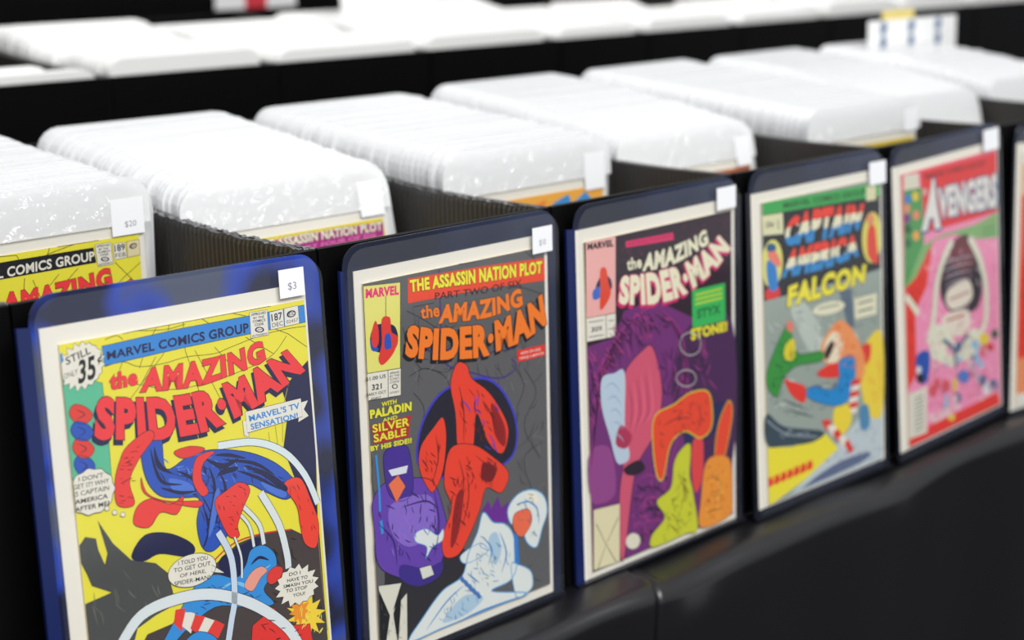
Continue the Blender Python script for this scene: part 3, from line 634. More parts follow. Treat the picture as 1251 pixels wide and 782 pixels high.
['P',3,(40,38,44),[(178,1988),(755,2148),(1049,2509),(905,2747),(548,2914),(368,3020),(121,3020)],0,None,4.0],
['P',4,(104,66,176),[(70,1774),(195,1664),(439,1687),(669,1772),(770,2015),(803,2244),(714,2494),(547,2581),(300,2465),(97,2297),(70,1981)],1,(16,16,18),6.0],
['P',5,(72,46,150),[(189,1480),(241,1401),(411,1416),(462,1547),(466,1800),(348,1849),(223,1750)],1,(16,16,18),4.7],
['P',6,(240,120,78),[(226,1685),(326,1632),(395,1742),(299,1849)],0,(16,16,18),4.0],
['P',7,(226,230,240),[(232,1569),(428,1578),(408,1639),(262,1628)],0,(16,16,18),3.3],
['S',6,(50,150,225),20.1,[(120,1424),(136,1714),(135,1877)],0,0,None],
['S',6,(50,150,225),26.8,[(139,1951),(150,2060)],0,0,None],
['P',5,(60,40,140),[(322,2364),(569,2465),(742,2461),(702,2573),(495,2593),(316,2484)],1,None,4.0],
['P',6,(226,226,214),[(502,2445),(621,2452),(651,2544),(531,2549)],0,(16,16,18),6.7],
['S',6,(52,34,110),14.7,[(346,1901),(595,1914),(718,2015)],1,1,None],
['S',6,(52,34,110),14.7,[(114,1970),(251,2142),(281,2352)],1,1,None],
['S',6,(52,34,110),14.7,[(683,1856),(721,2138),(658,2395)],1,1,None],
['S',6,(52,34,110),14.7,[(434,1791),(530,1870)],1,1,None],
['S',6,(52,34,110),14.7,[(70,2085),(70,2287)],1,1,None],
['P',5,(110,40,150),[(1179,2160),(1254,2089),(1288,2168),(1364,2076),(1397,2184),(1491,2152),(1451,2241),(1543,2294),(1448,2340),(1320,2304),(1212,2246)],0,None,4.0],
['P',6,(228,234,230),[(371,3020),(516,2869),(731,2707),(945,2647),(1023,2473),(1128,2321),(1197,2172),(1302,2285),(1429,2334),(1519,2445),(1569,2676),(1488,2840),(1263,2872),(1680,3020),(1394,3020),(1024,3020),(707,3020)],1,(96,168,222),10.7],
['P',6,(228,234,230),[(1470,2218),(1586,2121),(1757,2122),(1889,2215),(1924,2362),(1862,2491),(1790,2638),(1677,2562),(1616,2386),(1503,2355)],1,(96,168,222),10.7],
['P',6,(228,234,230),[(474,2151),(585,2141),(700,2228),(762,2191),(749,2283),(645,2308),(573,2383),(586,2291),(479,2220)],1,(96,168,222),5.4],
['P',6,(228,234,230),[(943,2464),(1142,2423),(1239,2508),(1092,2550),(967,2541)],1,(96,168,222),6.7],
['P',6,(228,234,230),[(1492,2711),(1586,2739),(1717,2836),(1733,2973),(1634,3020),(1540,3002)],1,(96,168,222),9.4],
['P',7,(240,112,76),[(1543,2280),(1704,2281),(1739,2406),(1622,2503),(1530,2405)],1,(16,16,18),4.0],
['S',8,(70,140,205),13.4,[(545,2983),(770,2811),(959,2729)],1,1,None],
['S',8,(70,140,205),13.4,[(891,3020),(1166,3007),(1584,3020)],1,1,None],
['S',8,(70,140,205),13.4,[(1171,2368),(1276,2504),(1234,2634)],1,1,None],
['S',8,(70,140,205),13.4,[(1372,2389),(1440,2587),(1378,2749)],1,1,None],
['S',8,(70,140,205),13.4,[(1555,2513),(1529,2722)],1,1,None],
['S',8,(70,140,205),13.4,[(999,2635),(1129,2759)],1,1,None],
['S',8,(70,140,205),13.4,[(1660,2183),(1800,2292),(1825,2444)],1,1,None],
['S',8,(70,140,205),13.4,[(1584,2198),(1735,2217)],1,1,None],
['P',8,(40,130,215),[(1529,2434),(1575,2482),(1586,2739),(1530,2693)],0,None,4.0],
['P',6,(226,224,208),[(87,2468),(315,2511),(222,2706),(368,2609),(351,3020),(105,3020)],0,(16,16,18),4.7],
['P',7,(16,16,18),[(93,2510),(187,2742),(121,3020),(80,2898)],0,None,4.0],
['P',7,(16,16,18),[(313,2551),(220,2739),(255,3020),(295,2729)],0,None,4.0],
['H',2,(62,62,66),[(482,325),(1945,429),(1950,2927),(1568,2088),(513,1022)],90,7.4,174,0.9,1.4,21,1.2],
['H',2,(122,122,126),[(482,325),(1945,429),(1950,2927),(1682,1412),(513,1022)],34,6.7,147,0.4,1.4,22,1.2],
['H',7,(110,16,20),[(938,1113),(1116,1017),(1473,1573),(1308,1603),(1041,1574)],30,8.0,94,1.2,0.5,23,0.3],
['H',7,(110,16,20),[(813,1823),(953,1586),(1348,1751),(1432,1982),(1159,1981),(919,2401),(789,2364)],46,8.7,94,1.2,0.9,24,0.3],
['H',7,(120,20,20),[(561,1558),(792,1314),(792,1716),(666,1839)],14,8.0,80,1.2,0.4,25,0.3],
['H',5,(66,58,190),[(623,1308),(973,1087),(1411,1249),(1535,1657),(1303,1740),(969,1187)],12,10.7,147,1.3,0.7,26,0.3],
['H',6,(50,30,110),[(105,1837),(684,1823),(795,2228),(655,2463),(239,2373),(70,1988)],34,10.0,107,1.2,0.7,27,0.3],
['H',6,(150,120,214),[(145,1847),(599,1835),(667,2192),(244,2273)],14,10.7,121,1.1,0.5,28,0.3],
['H',8,(92,150,200),[(545,2983),(954,2635),(1193,2269),(1508,2499),(1451,2814),(1263,2872),(891,3020)],46,6.7,87,1.0,0.7,29,0.3],
['H',8,(40,44,60),[(630,3011),(952,2691),(1190,2339),(1479,2527),(1263,2872),(891,3020)],22,4.7,60,1.2,0.9,30,0.3],
['H',8,(70,100,130),[(1489,2209),(1757,2122),(1908,2249),(1792,2580),(1651,2468)],20,6.0,60,0.6,1.2,31,0.3],
['H',8,(120,116,100),[(106,2568),(348,2678),(341,2985),(112,2909)],12,4.0,67,1.2,0.8,32,0.3],
['S',4,(56,46,110),10.7,[(652,688),(700,736),(750,734)],1,0,None],
['S',4,(56,46,110),10.7,[(750,734),(801,728),(850,756)],1,0,None],
['S',4,(56,46,110),10.7,[(850,756),(902,746),(953,751)],1,0,None],
['S',4,(56,46,110),10.7,[(953,751),(1003,791),(1057,741)],1,0,None],
['S',4,(56,46,110),10.7,[(1057,741),(1105,840),(1161,755)],1,0,None],
['S',4,(56,46,110),10.7,[(1161,755),(1209,868),(1265,797)],1,0,None],
['S',4,(56,46,110),10.7,[(1265,797),(1316,866),(1370,849)],1,0,None],
['S',4,(56,46,110),10.7,[(1370,849),(1424,856),(1478,881)],1,0,None],
['S',4,(56,46,110),10.7,[(1478,881),(1533,866),(1587,883)],1,0,None],
['P',6,(150,26,26),[(1319,1277),(1457,1500),(1451,1672),(1346,1543)],1,None,4.0],
['P',6,(150,26,26),[(902,1982),(991,1937),(925,2264),(833,2363)],1,None,4.0],
['P',6,(120,20,24),[(1212,1752),(1354,1836),(1296,1933),(1189,1878)],1,None,4.0],
['P',5,(140,108,206),[(250,1849),(598,1861),(693,2008),(667,2192),(411,2241),(238,2071)],1,None,4.0],
['P',7,(178,206,226),[(1242,2424),(1335,2379),(1385,2550),(1307,2656)],1,None,4.0],
['P',7,(178,206,226),[(719,2970),(956,2819),(1170,2900),(985,2985)],1,None,4.0],
['P',8,(70,120,190),[(909,2650),(945,2640),(979,2692),(943,2702)],0,None,4.0],
['P',8,(70,120,190),[(952,2698),(988,2688),(1022,2741),(985,2751)],0,None,4.0],
['P',8,(70,120,190),[(994,2746),(1031,2736),(1065,2789),(1028,2799)],0,None,4.0],
['P',8,(70,120,190),[(1037,2795),(1074,2785),(1108,2838),(1072,2848)],0,None,4.0],
['P',8,(70,120,190),[(1081,2844),(1117,2834),(1152,2888),(1115,2898)],0,None,4.0],
['P',7,(244,240,220),[(1680,2145),(1775,2156),(1830,2243),(1735,2217)],1,None,4.0],
],
2:[
['P',1,(116,44,118),[(90,967),(431,952),(537,749),(923,722),(1449,993),(1940,1168),(1940,2920),(864,2920),(90,2901)],0,None,4.3],
['P',1,(74,34,84),[(1339,1045),(1940,1093),(1940,2401),(1428,2256),(1113,1583)],1,None,4.3],
['S',2,(156,52,134),25.3,[(922,765),(614,848),(329,1057),(126,1292)],1,1,None],
['S',2,(86,30,96),25.3,[(860,788),(562,901),(307,1136),(122,1388)],1,1,None],
['S',2,(156,52,134),25.3,[(797,812),(511,954),(284,1215),(119,1485)],1,1,None],
['S',2,(86,30,96),25.3,[(736,836),(459,1006),(262,1294),(115,1583)],1,1,None],
['S',2,(156,52,134),25.3,[(674,859),(408,1059),(240,1373),(111,1680)],1,1,None],
['S',2,(86,30,96),25.3,[(613,883),(357,1111),(217,1452),(108,1778)],1,1,None],
['S',2,(156,52,134),25.3,[(552,906),(306,1163),(195,1531),(104,1877)],1,1,None],
['S',2,(86,30,96),25.3,[(491,929),(255,1215),(173,1610),(101,1975)],1,1,None],
['S',2,(156,52,134),25.3,[(431,952),(204,1267),(150,1690),(97,2074)],1,1,None],
['S',2,(150,50,130),23.2,[(942,783),(1211,1020),(1291,1327),(1089,1724)],1,1,None],
['S',2,(70,26,84),23.2,[(973,810),(1231,1082),(1278,1428),(1065,1844)],1,1,None],
['S',2,(150,50,130),23.2,[(1004,837),(1251,1144),(1265,1528),(1041,1964)],1,1,None],
['S',2,(70,26,84),23.2,[(1034,864),(1272,1206),(1253,1629),(1017,2084)],1,1,None],
['S',2,(150,50,130),23.2,[(1065,891),(1292,1269),(1240,1729),(993,2205)],1,1,None],
['S',2,(70,26,84),23.2,[(1096,918),(1312,1332),(1227,1831),(968,2325)],1,1,None],
['S',2,(150,50,130),23.2,[(1127,946),(1333,1395),(1214,1932),(944,2446)],1,1,None],
['S',3,(150,50,130),21.7,[(623,2271),(832,2252),(1040,2457),(873,2713)],1,1,None],
['S',3,(66,24,80),21.7,[(620,2373),(830,2356),(1039,2532),(872,2758)],1,1,None],
['S',3,(150,50,130),21.7,[(617,2476),(827,2459),(1037,2608),(871,2803)],1,1,None],
['S',3,(66,24,80),21.7,[(614,2579),(824,2563),(1035,2683),(870,2848)],1,1,None],
['S',3,(150,50,130),21.7,[(611,2682),(821,2668),(1034,2758),(869,2893)],1,1,None],
['S',3,(66,24,80),21.7,[(608,2786),(819,2772),(1032,2834),(868,2920)],1,1,None],
['P',3,(240,178,172),[(105,106),(459,106),(438,745),(90,727)],0,(16,16,18),4.3],
['T',5,(16,16,18),'MARVEL',[(126,117),(429,130)],[(124,170),(427,188)],0.05,None,0.03,None,None],
['P',4,(24,27,72),[(224,459),(293,403),(379,445),(396,530),(307,569),(212,525)],1,None,4.3],
['P',5,(226,72,42),[(266,358),(334,356),(359,476),(385,569),(323,654),(254,683),(260,527)],1,None,4.3],
['P',5,(60,110,200),[(174,518),(252,491),(268,576),(181,587)],1,None,4.3],
['P',3,(234,230,216),[(90,727),(438,748),(431,945),(90,925)],0,(16,16,18),4.3],
['S',4,(16,16,18),5.8,[(320,743),(319,936)],0,0,None],
['T',5,(16,16,18),'309',[(144,812),(269,823)],[(142,853),(267,864)],0.01,None,0.03,None,None],
['S',5,(110,110,100),7.2,[(117,766),(290,779)],0,0,None],
['S',5,(110,110,100),7.2,[(112,888),(286,902)],0,0,None],
['S',5,(110,110,100),7.2,[(348,797),(416,803)],0,0,None],
['S',5,(110,110,100),7.2,[(345,865),(414,872)],0,0,None],
['P',3,(226,40,106),[(575,170),(1165,185),(1174,249),(578,223)],0,None,4.3],
['T',4,(120,20,60),'NOW ON SALE TWICE A MONTH',[(604,185),(1143,199)],[(603,209),(1143,223)],0.0,None,0.03,None,None],
['T',6,(238,234,204),'the',[(580,315),(760,316)],[(587,419),(767,422)],0.03,(16,16,18),0.02,None,None],
['T',6,(238,234,204),'AMAZING',[(801,309),(1141,301),(1407,264),(1592,214)],[(766,456),(1085,468),(1405,414),(1634,357)],0.055,(16,16,18),0.018,None,None],
['T',6,(238,234,204),'SPIDER·MAN',[(507,447),(776,472),(1085,482),(1339,460),(1568,390),(1768,298)],[(470,681),(769,743),(1026,770),(1291,753),(1487,694),(1731,590),(1934,448)],0.06,(214,40,110),0.02,[-16,22,(214,40,110)],None],
['P',5,(54,186,92),[(1399,729),(1846,738),(1849,1077),(1402,1064)],0,None,4.3],
['S',6,(190,220,60),18.8,[(1442,777),(1807,783)],0,0,None],
['S',6,(190,220,60),18.8,[(1441,817),(1806,825)],0,0,None],
['S',6,(190,220,60),18.8,[(1440,858),(1806,866)],0,0,None],
['T',6,(30,110,60),'STYX',[(1461,908),(1783,916)],[(1460,995),(1782,1004)],0.04,None,0.03,None,None],
['T',6,(240,230,40),'STONE!',[(1372,1066),(1872,1088)],[(1381,1173),(1871,1178)],0.05,(120,110,20),0.02,None,None],
['P',4,(190,208,224),[(253,1271),(401,1254),(530,1282),(516,1756),(569,2008),(496,2062),(406,2025),(334,1798),(244,1515)],1,None,4.3],
['P',3,(212,88,116),[(530,1282),(758,1130),(882,1127),(979,1414),(984,1656),(883,1904),(669,2107),(590,2336),(468,2920),(414,2729),(438,2295),(497,2019),(511,1590)],1,(60,20,50),7.2],
['P',4,(178,50,86),[(456,1721),(536,1768),(604,1857),(520,1938),(401,1865)],1,None,4.3],
['P',4,(40,20,40),[(495,2106),(680,2080),(761,2175),(656,2206),(533,2174)],1,None,4.3],
['P',5,(234,74,44),[(898,1738),(1143,1693),(1361,1638),(1593,1675),(1658,1856),(1634,2033),(1487,2081),(1279,1970),(1093,2044),(990,2324),(906,2272),(861,1964)],1,(214,206,40),13.0],
['P',5,(234,74,44),[(1876,1830),(1940,1938),(1872,2214),(1789,2387),(1686,2345),(1736,2027)],1,(214,206,40),8.7],
['P',4,(34,40,90),[(1491,1817),(1910,1838),(1921,1917),(1701,2057),(1520,2112),(1266,2064)],1,None,4.3],
['P',5,(226,70,70),[(1386,2094),(1520,2097),(1515,2431),(1423,2576),(1370,2393)],1,None,4.3],
['S',6,(40,20,60),8.7,[(1001,1851),(1162,1830),(1379,1866)],1,1,None],
['S',6,(40,20,60),8.7,[(1437,1730),(1501,1895),(1432,2014)],1,1,None],
['P',6,(206,210,48),[(1221,2128),(1353,2108),(1337,2385),(1379,2549),(1440,2920),(1281,2920),(846,2920),(829,2805),(1003,2689),(900,2517),(1084,2439),(1132,2226)],1,(110,120,20),5.8],
['P',6,(238,152,50),[(1561,2336),(1744,2306),(1905,2409),(1925,2736),(1888,2920),(1484,2920),(1489,2656)],1,(180,90,30),5.8],
['S',7,(130,80,20),11.6,[(1184,2345),(1268,2519),(1199,2691)],1,1,None],
['S',7,(130,80,20),11.6,[(1034,2758),(1195,2881)],1,1,None],
['S',7,(130,80,20),11.6,[(1605,2455),(1764,2575),(1670,2705)],1,1,None],
['S',7,(130,80,20),11.6,[(1589,2800),(1761,2809)],1,1,None],
['S',7,(196,190,190),9.4,[(1511,1225),(1483,1281),(1411,1303),(1323,1285),(1254,1233),(1229,1168),(1258,1114),(1329,1091),(1416,1109),(1486,1161),(1511,1227)],1,0,None],
['S',7,(196,190,190),9.4,[(1440,1522),(1414,1560),(1348,1572),(1267,1554),(1203,1513),(1180,1465),(1206,1427),(1272,1415),(1353,1433),(1417,1474),(1440,1523)],1,0,None],
['P',5,(228,220,180),[(111,2372),(434,2404),(418,2920),(96,2906)],0,(16,16,18),5.8],
['S',6,(16,16,18),7.2,[(140,2503),(252,2718),(410,2522)],0,0,None],
['S',6,(16,16,18),7.2,[(146,2900),(252,2718),(367,2908)],0,0,None],
['P',6,(230,224,204),[(681,2808),(670,2838),(644,2858),(606,2864),(564,2855),(528,2832),(503,2801),(495,2767),(505,2737),(531,2717),(569,2711),(610,2720),(647,2742),(672,2774)],1,(16,16,18),3.6],
['P',2,(150,70,140),[(90,1869),(330,1891),(388,2281),(215,2343),(90,2262)],1,None,4.3],  # pinkish reflection haze of the sleeve, painted into the cover colours
['H',3,(66,20,70),[(90,1005),(517,746),(1341,936),(810,1120),(302,1260),(103,1919),(90,1625)],70,14.5,188,1.1,0.6,41,0.8],
['H',3,(176,62,140),[(90,1005),(517,746),(1341,936),(810,1120),(302,1260),(103,1919),(90,1625)],50,11.6,188,1.1,0.6,42,0.8],
['H',3,(60,18,70),[(912,1176),(1557,1087),(1774,1731),(1218,1754),(955,1547)],40,14.5,174,1.2,0.7,43,0.8],
['H',3,(168,60,140),[(912,1176),(1557,1087),(1774,1731),(1218,1754),(955,1547)],26,11.6,174,1.2,0.7,44,0.8],
['H',3,(52,16,60),[(570,2330),(888,2119),(1257,2516),(870,2863),(554,2845)],36,13.0,130,0.6,1.0,45,0.8],
['H',3,(176,62,140),[(570,2330),(888,2119),(1257,2516),(870,2863),(554,2845)],26,10.9,130,0.6,1.0,46,0.8],
['H',6,(120,20,20),[(897,1789),(1361,1653),(1615,1725),(1567,1986),(1050,2011),(917,2260)],34,8.0,80,0.9,0.9,47,0.3],
['H',7,(96,104,10),[(954,2920),(1003,2674),(1263,2214),(1334,2537),(1395,2908)],50,9.4,65,1.0,1.3,48,0.3],
['H',7,(160,76,20),[(1530,2920),(1561,2367),(1882,2418),(1877,2920)],34,8.7,65,1.0,1.2,49,0.3],
['H',7,(250,220,120),[(1530,2900),(1561,2367),(1882,2418),(1877,2920)],14,8.7,58,1.0,1.2,50,0.3],
['H',1,(96,30,60),[(497,124),(1940,144),(1940,348),(1141,294),(489,395)],36,8.7,87,0.5,1.5,51,0.3],
['S',5,(150,176,206),10.9,[(279,1361),(379,1333),(475,1440)],1,1,None],
['S',5,(150,176,206),10.9,[(305,1465),(395,1450),(482,1548)],1,1,None],
['S',5,(150,176,206),10.9,[(331,1570),(411,1567),(488,1657)],1,1,None],
['S',5,(150,176,206),10.9,[(358,1676),(427,1685),(495,1766)],1,1,None],
['S',5,(150,176,206),10.9,[(384,1782),(444,1804),(502,1876)],1,1,None],
['S',4,(150,40,80),9.4,[(577,1391),(611,1614),(565,1819)],1,1,None],
['S',4,(250,120,150),9.4,[(629,1374),(662,1625),(606,1807)],1,1,None],
['S',4,(150,40,80),9.4,[(680,1357),(713,1637),(647,1795)],1,1,None],
['S',4,(250,120,150),9.4,[(732,1339),(765,1649),(689,1783)],1,1,None],
['S',4,(150,40,80),9.4,[(784,1322),(816,1661),(730,1772)],1,1,None],
['S',4,(250,120,150),9.4,[(836,1304),(868,1673),(772,1760)],1,1,None],
],
3:[
['P',1,(156,168,160),[(134,905),(1950,943),(1950,2860),(134,2860)],0,None,4.7],
['P',2,(26,26,30),[(155,191),(1950,248),(1950,962),(1465,978),(135,966)],0,None,4.7],
['P',3,(56,170,78),[(160,90),(1950,131),(1950,257),(155,198)],0,None,4.7],
['T',4,(20,80,44),'MARVEL COMICS GROUP',[(451,125),(1710,159)],[(449,180),(1709,217)],0.03,None,0.03,None,None],
['P',4,(224,222,180),[(137,203),(436,215),(441,405),(147,379)],0,None,4.7],
['T',5,(50,50,60),'25¢',[(187,268),(304,270)],[(184,326),(301,328)],0.02,None,0.03,None,None],
['S',5,(50,50,60),11.6,[(363,271),(371,353)],0,0,None],
['P',4,(224,222,180),[(1724,141),(1885,146),(1882,286),(1721,281)],0,None,4.7],
['T',4,(16,16,18),'CAPTAIN',[(493,289),(897,240),(1694,293)],[(436,525),(1050,550),(1595,537)],0.075,(16,16,18),0.02,None,[(40,140,205),(236,232,200),(238,62,40)]],
['T',4,(16,16,18),'AMERICA',[(495,557),(1114,559),(1594,575)],[(384,807),(1042,824),(1589,786)],0.075,(16,16,18),0.02,None,[(40,140,205),(236,232,200),(238,62,40)]],
['T',5,(240,228,50),'FALCON',[(495,893),(946,862),(1708,876)],[(463,1084),(1034,1085),(1677,1053)],0.06,(16,16,18),0.03,None,None],
['P',3,(226,222,120),[(419,652),(401,745),(355,818),(291,857),(223,854),(163,810),(134,734),(134,642),(134,551),(177,478),(240,439),(308,441),(368,483),(408,559)],1,None,3.9],
['P',5,(40,130,205),[(184,634),(301,631),(340,867),(221,877)],1,None,4.7],
['P',5,(40,90,140),[(329,517),(322,535),(302,547),(273,551),(242,546),(214,534),(195,515),(189,495),(197,477),(217,465),(245,461),(276,466),(304,478),(323,496)],1,None,3.9],
['P',5,(236,130,110),[(199,548),(328,553),(394,690),(277,649)],1,None,4.7],
['P',5,(222,48,48),[(174,869),(340,867),(360,960),(170,957)],1,None,4.7],
['P',3,(226,216,100),[(1950,643),(1950,749),(1905,833),(1839,878),(1766,875),(1702,825),(1660,739),(1646,633),(1664,529),(1711,446),(1776,400),(1848,402),(1913,450),(1950,536)],1,None,3.9],
['P',5,(226,70,50),[(1742,550),(1850,534),(1887,729),(1897,906),(1736,801)],1,None,4.7],
['P',5,(226,150,100),[(1851,471),(1844,497),(1825,516),(1798,525),(1768,521),(1741,505),(1723,480),(1717,452),(1724,426),(1743,407),(1770,399),(1800,403),(1827,418),(1845,443)],1,None,3.9],
['P',5,(230,228,200),[(1354,1215),(1327,1242),(1254,1261),(1150,1268),(1036,1261),(935,1242),(865,1215),(842,1186),(867,1159),(938,1140),(1040,1133),(1154,1139),(1257,1157),(1329,1184)],1,(60,60,60),3.9],
['S',6,(120,120,100),12.4,[(943,1177),(1250,1192)],0,0,None],
['P',5,(230,228,200),[(1500,1181),(1878,1183),(1873,1399),(1508,1389)],0,(60,60,60),4.7],
['S',6,(90,90,80),15.5,[(1565,1240),(1808,1243)],0,0,None],
['S',6,(90,90,80),15.5,[(1563,1319),(1806,1323)],0,0,None],
['P',2,(190,200,190),[(512,1085),(757,1105),(1059,1533),(804,1561)],1,None,4.7],
['P',2,(96,112,130),[(1266,1070),(1463,1072),(1506,1460),(1400,1440)],0,None,4.7],
['P',4,(56,150,62),[(339,1355),(493,1263),(606,1530),(968,1586),(965,1679),(602,1652),(404,1711),(300,1873),(183,1802),(143,1634)],1,(20,50,30),7.8],
['P',5,(226,210,50),[(439,1413),(562,1398),(555,1573),(410,1544)],1,None,4.7],
['P',5,(230,130,110),[(471,1206),(555,1252),(528,1323),(456,1279)],1,None,4.7],
['P',4,(240,156,96),[(1009,1484),(1259,1343),(1505,1516),(1660,1811),(1573,2036),(1324,1823),(1079,1741),(967,1624)],1,None,4.7],
['P',5,(238,226,196),[(1034,1512),(1191,1440),(1318,1583),(1209,1736),(1029,1684)],1,None,4.7],
['P',6,(60,30,30),[(1018,1603),(1137,1517),(1161,1584),(1054,1689)],1,None,4.7],
['P',5,(30,140,208),[(710,1946),(831,1894),(1117,1987),(1243,1918),(1248,1736),(1486,1744),(1479,2008),(1302,2171),(952,2086)],1,(20,40,70),6.2],
['P',5,(230,56,44),[(402,1741),(499,1777),(712,1876),(688,2020),(506,1910)],1,None,4.7],
['P',5,(230,56,44),[(918,1767),(1209,1736),(1231,1883),(960,1835)],1,None,4.7],
['P',3,(240,214,70),[(1594,1725),(1950,1584),(1950,2383),(1702,2350),(1574,1979)],1,None,4.7],
['P',4,(226,60,50),[(1582,1674),(1758,1669),(1741,1827),(1605,1832)],1,None,4.7],
['P',5,(226,60,50),[(1440,1967),(1588,1974),(1573,2028),(1425,2021)],0,None,4.7],
['P',5,(234,230,216),[(1428,2021),(1576,2028),(1561,2082),(1413,2075)],0,None,4.7],
['P',5,(226,60,50),[(1416,2075),(1564,2083),(1549,2136),(1401,2128)],0,None,4.7],
['P',5,(234,230,216),[(1404,2129),(1552,2137),(1537,2190),(1389,2182)],0,None,4.7],
['P',5,(226,60,50),[(1392,2183),(1540,2191),(1525,2245),(1377,2236)],0,None,4.7],
['P',5,(234,230,216),[(1380,2237),(1527,2245),(1513,2299),(1365,2290)],0,None,4.7],
['P',5,(240,216,60),[(1170,2174),(1381,2189),(1430,2370),(1267,2470),(1140,2327)],1,None,4.7],
['P',6,(226,60,50),[(947,2251),(1063,2262),(1152,2362),(1021,2364)],0,None,4.7],
['P',6,(234,230,216),[(1035,2327),(1140,2327),(1229,2437),(1110,2441)],0,None,4.7],
['P',6,(226,60,50),[(1124,2404),(1217,2393),(1306,2512),(1200,2519)],0,None,4.7],
['P',6,(234,230,216),[(1214,2482),(1294,2460),(1384,2587),(1290,2597)],0,None,4.7],
['P',6,(226,60,50),[(1305,2560),(1372,2527),(1463,2663),(1382,2676)],0,None,4.7],
['P',3,(56,74,86),[(134,2002),(386,2177),(982,2363),(814,2427),(379,2362),(134,2290)],1,None,4.7],
['S',4,(150,160,170),15.5,[(134,2063),(408,2252),(879,2394)],1,0,None],
['P',3,(240,226,56),[(134,2320),(495,2397),(1020,2396),(1211,2586),(682,2760),(201,2860),(134,2860)],0,None,4.7],
['P',4,(232,60,40),[(134,2610),(199,2605),(196,2690),(134,2695)],0,None,4.7],
['P',4,(232,60,40),[(223,2608),(296,2604),(293,2689),(220,2693)],0,None,4.7],
['P',4,(232,60,40),[(321,2607),(395,2602),(391,2687),(317,2692)],0,None,4.7],
['P',4,(232,60,40),[(419,2605),(493,2600),(490,2686),(416,2690)],0,None,4.7],
['P',4,(232,60,40),[(518,2603),(593,2598),(590,2684),(515,2689)],0,None,4.7],
['P',4,(232,60,40),[(618,2601),(694,2596),(691,2683),(615,2687)],0,None,4.7],
['P',4,(232,60,40),[(719,2599),(796,2594),(793,2681),(716,2686)],0,None,4.7],
['S',4,(232,60,40),19.4,[(134,2664),(807,2648)],0,0,None],
['P',2,(196,208,212),[(895,2686),(1565,2360),(1950,2406),(1950,2860),(384,2860)],0,None,4.7],
['P',3,(96,108,140),[(572,2843),(893,2766),(1287,2719),(1721,2743),(1555,2818),(386,2842)],1,None,4.7],
['P',4,(80,140,180),[(1567,2279),(1704,2268),(1727,2479),(1590,2488)],1,None,4.7],
['S',3,(60,70,70),15.5,[(359,1916),(724,2090)],1,1,None],
['S',3,(60,70,70),15.5,[(416,2021),(847,2197)],1,1,None],
['H',5,(20,60,30),[(186,1741),(382,1326),(618,1540),(967,1609),(553,1627),(302,1842)],24,10.9,78,0.8,1.0,61,0.3],
['H',6,(14,60,110),[(729,1919),(1246,1807),(1445,1768),(1440,1991),(1250,2127)],20,10.9,70,1.0,1.0,62,0.3],
['H',5,(230,90,50),[(1035,1466),(1258,1359),(1581,1714),(1547,1990),(1312,1789)],26,12.4,93,1.2,0.8,63,0.3],
['H',2,(110,124,122),[(138,1167),(1730,1062),(1940,1541),(908,2290),(134,1957)],60,10.9,140,0.5,1.3,64,0.3],
['H',2,(206,214,206),[(138,1167),(1730,1062),(1940,1541),(908,2290),(134,1957)],40,14.0,124,0.7,1.3,65,0.3],
['H',4,(232,140,40),[(1647,1744),(1938,1638),(1950,2365),(1730,2315)],14,14.0,124,1.3,0.3,66,0.3],
['H',3,(120,130,160),[(764,2773),(1564,2401),(1950,2470),(1950,2835),(508,2860)],30,12.4,93,-0.4,0.6,67,0.3],
['H',4,(160,176,186),[(150,2038),(385,2200),(880,2363),(380,2339)],10,10.1,109,0.3,0.3,68,0.3],
],
4:[
['P',1,(242,150,186),[(132,706),(1952,730),(1944,2880),(132,2841)],0,None,5.1],
['P',2,(78,156,84),[(170,247),(495,266),(515,776),(419,1177),(133,1220)],0,None,5.1],
['P',2,(222,218,200),[(179,94),(443,110),(458,260),(170,247)],0,None,5.1],
['P',3,(228,44,40),[(488,109),(1952,130),(1952,758),(785,740),(548,731),(511,252)],0,None,5.1],
['T',4,(110,16,24),'MARVEL COMICS GROUP',[(562,145),(1714,174)],[(559,194),(1712,225)],0.03,None,0.03,None,None],
['T',6,(232,230,222),'A',[(604,209),(817,217)],[(458,707),(824,738)],0.08,(60,90,140),0.03,[19,9,(60,90,140)],None],
['T',6,(232,230,222),'VENGERS',[(782,320),(1959,340)],[(782,638),(1947,707)],0.055,(60,90,140),0.03,[19,9,(60,90,140)],None],
['T',6,(232,230,222),'THE',[(494,291),(585,288)],[(491,356),(582,354)],0.02,None,0.03,None,None],
['P',4,(60,130,200),[(297,349),(290,369),(273,384),(249,389),(223,385),(200,372),(185,352),(180,330),(187,310),(204,296),(228,290),(254,294),(277,308),(293,327)],1,None,4.3],
['P',4,(230,200,60),[(431,346),(424,367),(407,381),(383,387),(357,382),(333,369),(318,349),(313,327),(320,307),(337,293),(361,287),(388,291),(411,305),(427,324)],1,None,4.3],
['P',4,(220,150,110),[(277,444),(271,465),(253,479),(229,484),(203,480),(181,467),(165,447),(161,425),(168,405),(185,391),(208,385),(234,389),(257,403),(273,422)],1,None,4.3],
['P',4,(236,140,110),[(437,537),(430,558),(412,572),(388,577),(362,573),(338,559),(323,539),(318,517),(325,497),(342,483),(367,477),(393,482),(416,495),(432,515)],1,None,4.3],
['P',4,(120,60,130),[(272,542),(265,562),(248,577),(224,582),(198,577),(175,564),(160,544),(155,522),(162,502),(179,488),(203,482),(229,487),(252,500),(268,520)],1,None,4.3],
['P',4,(240,170,80),[(426,743),(419,763),(402,778),(377,783),(351,778),(328,764),(312,744),(307,722),(314,701),(332,687),(356,682),(382,687),(406,700),(421,720)],1,None,4.3],
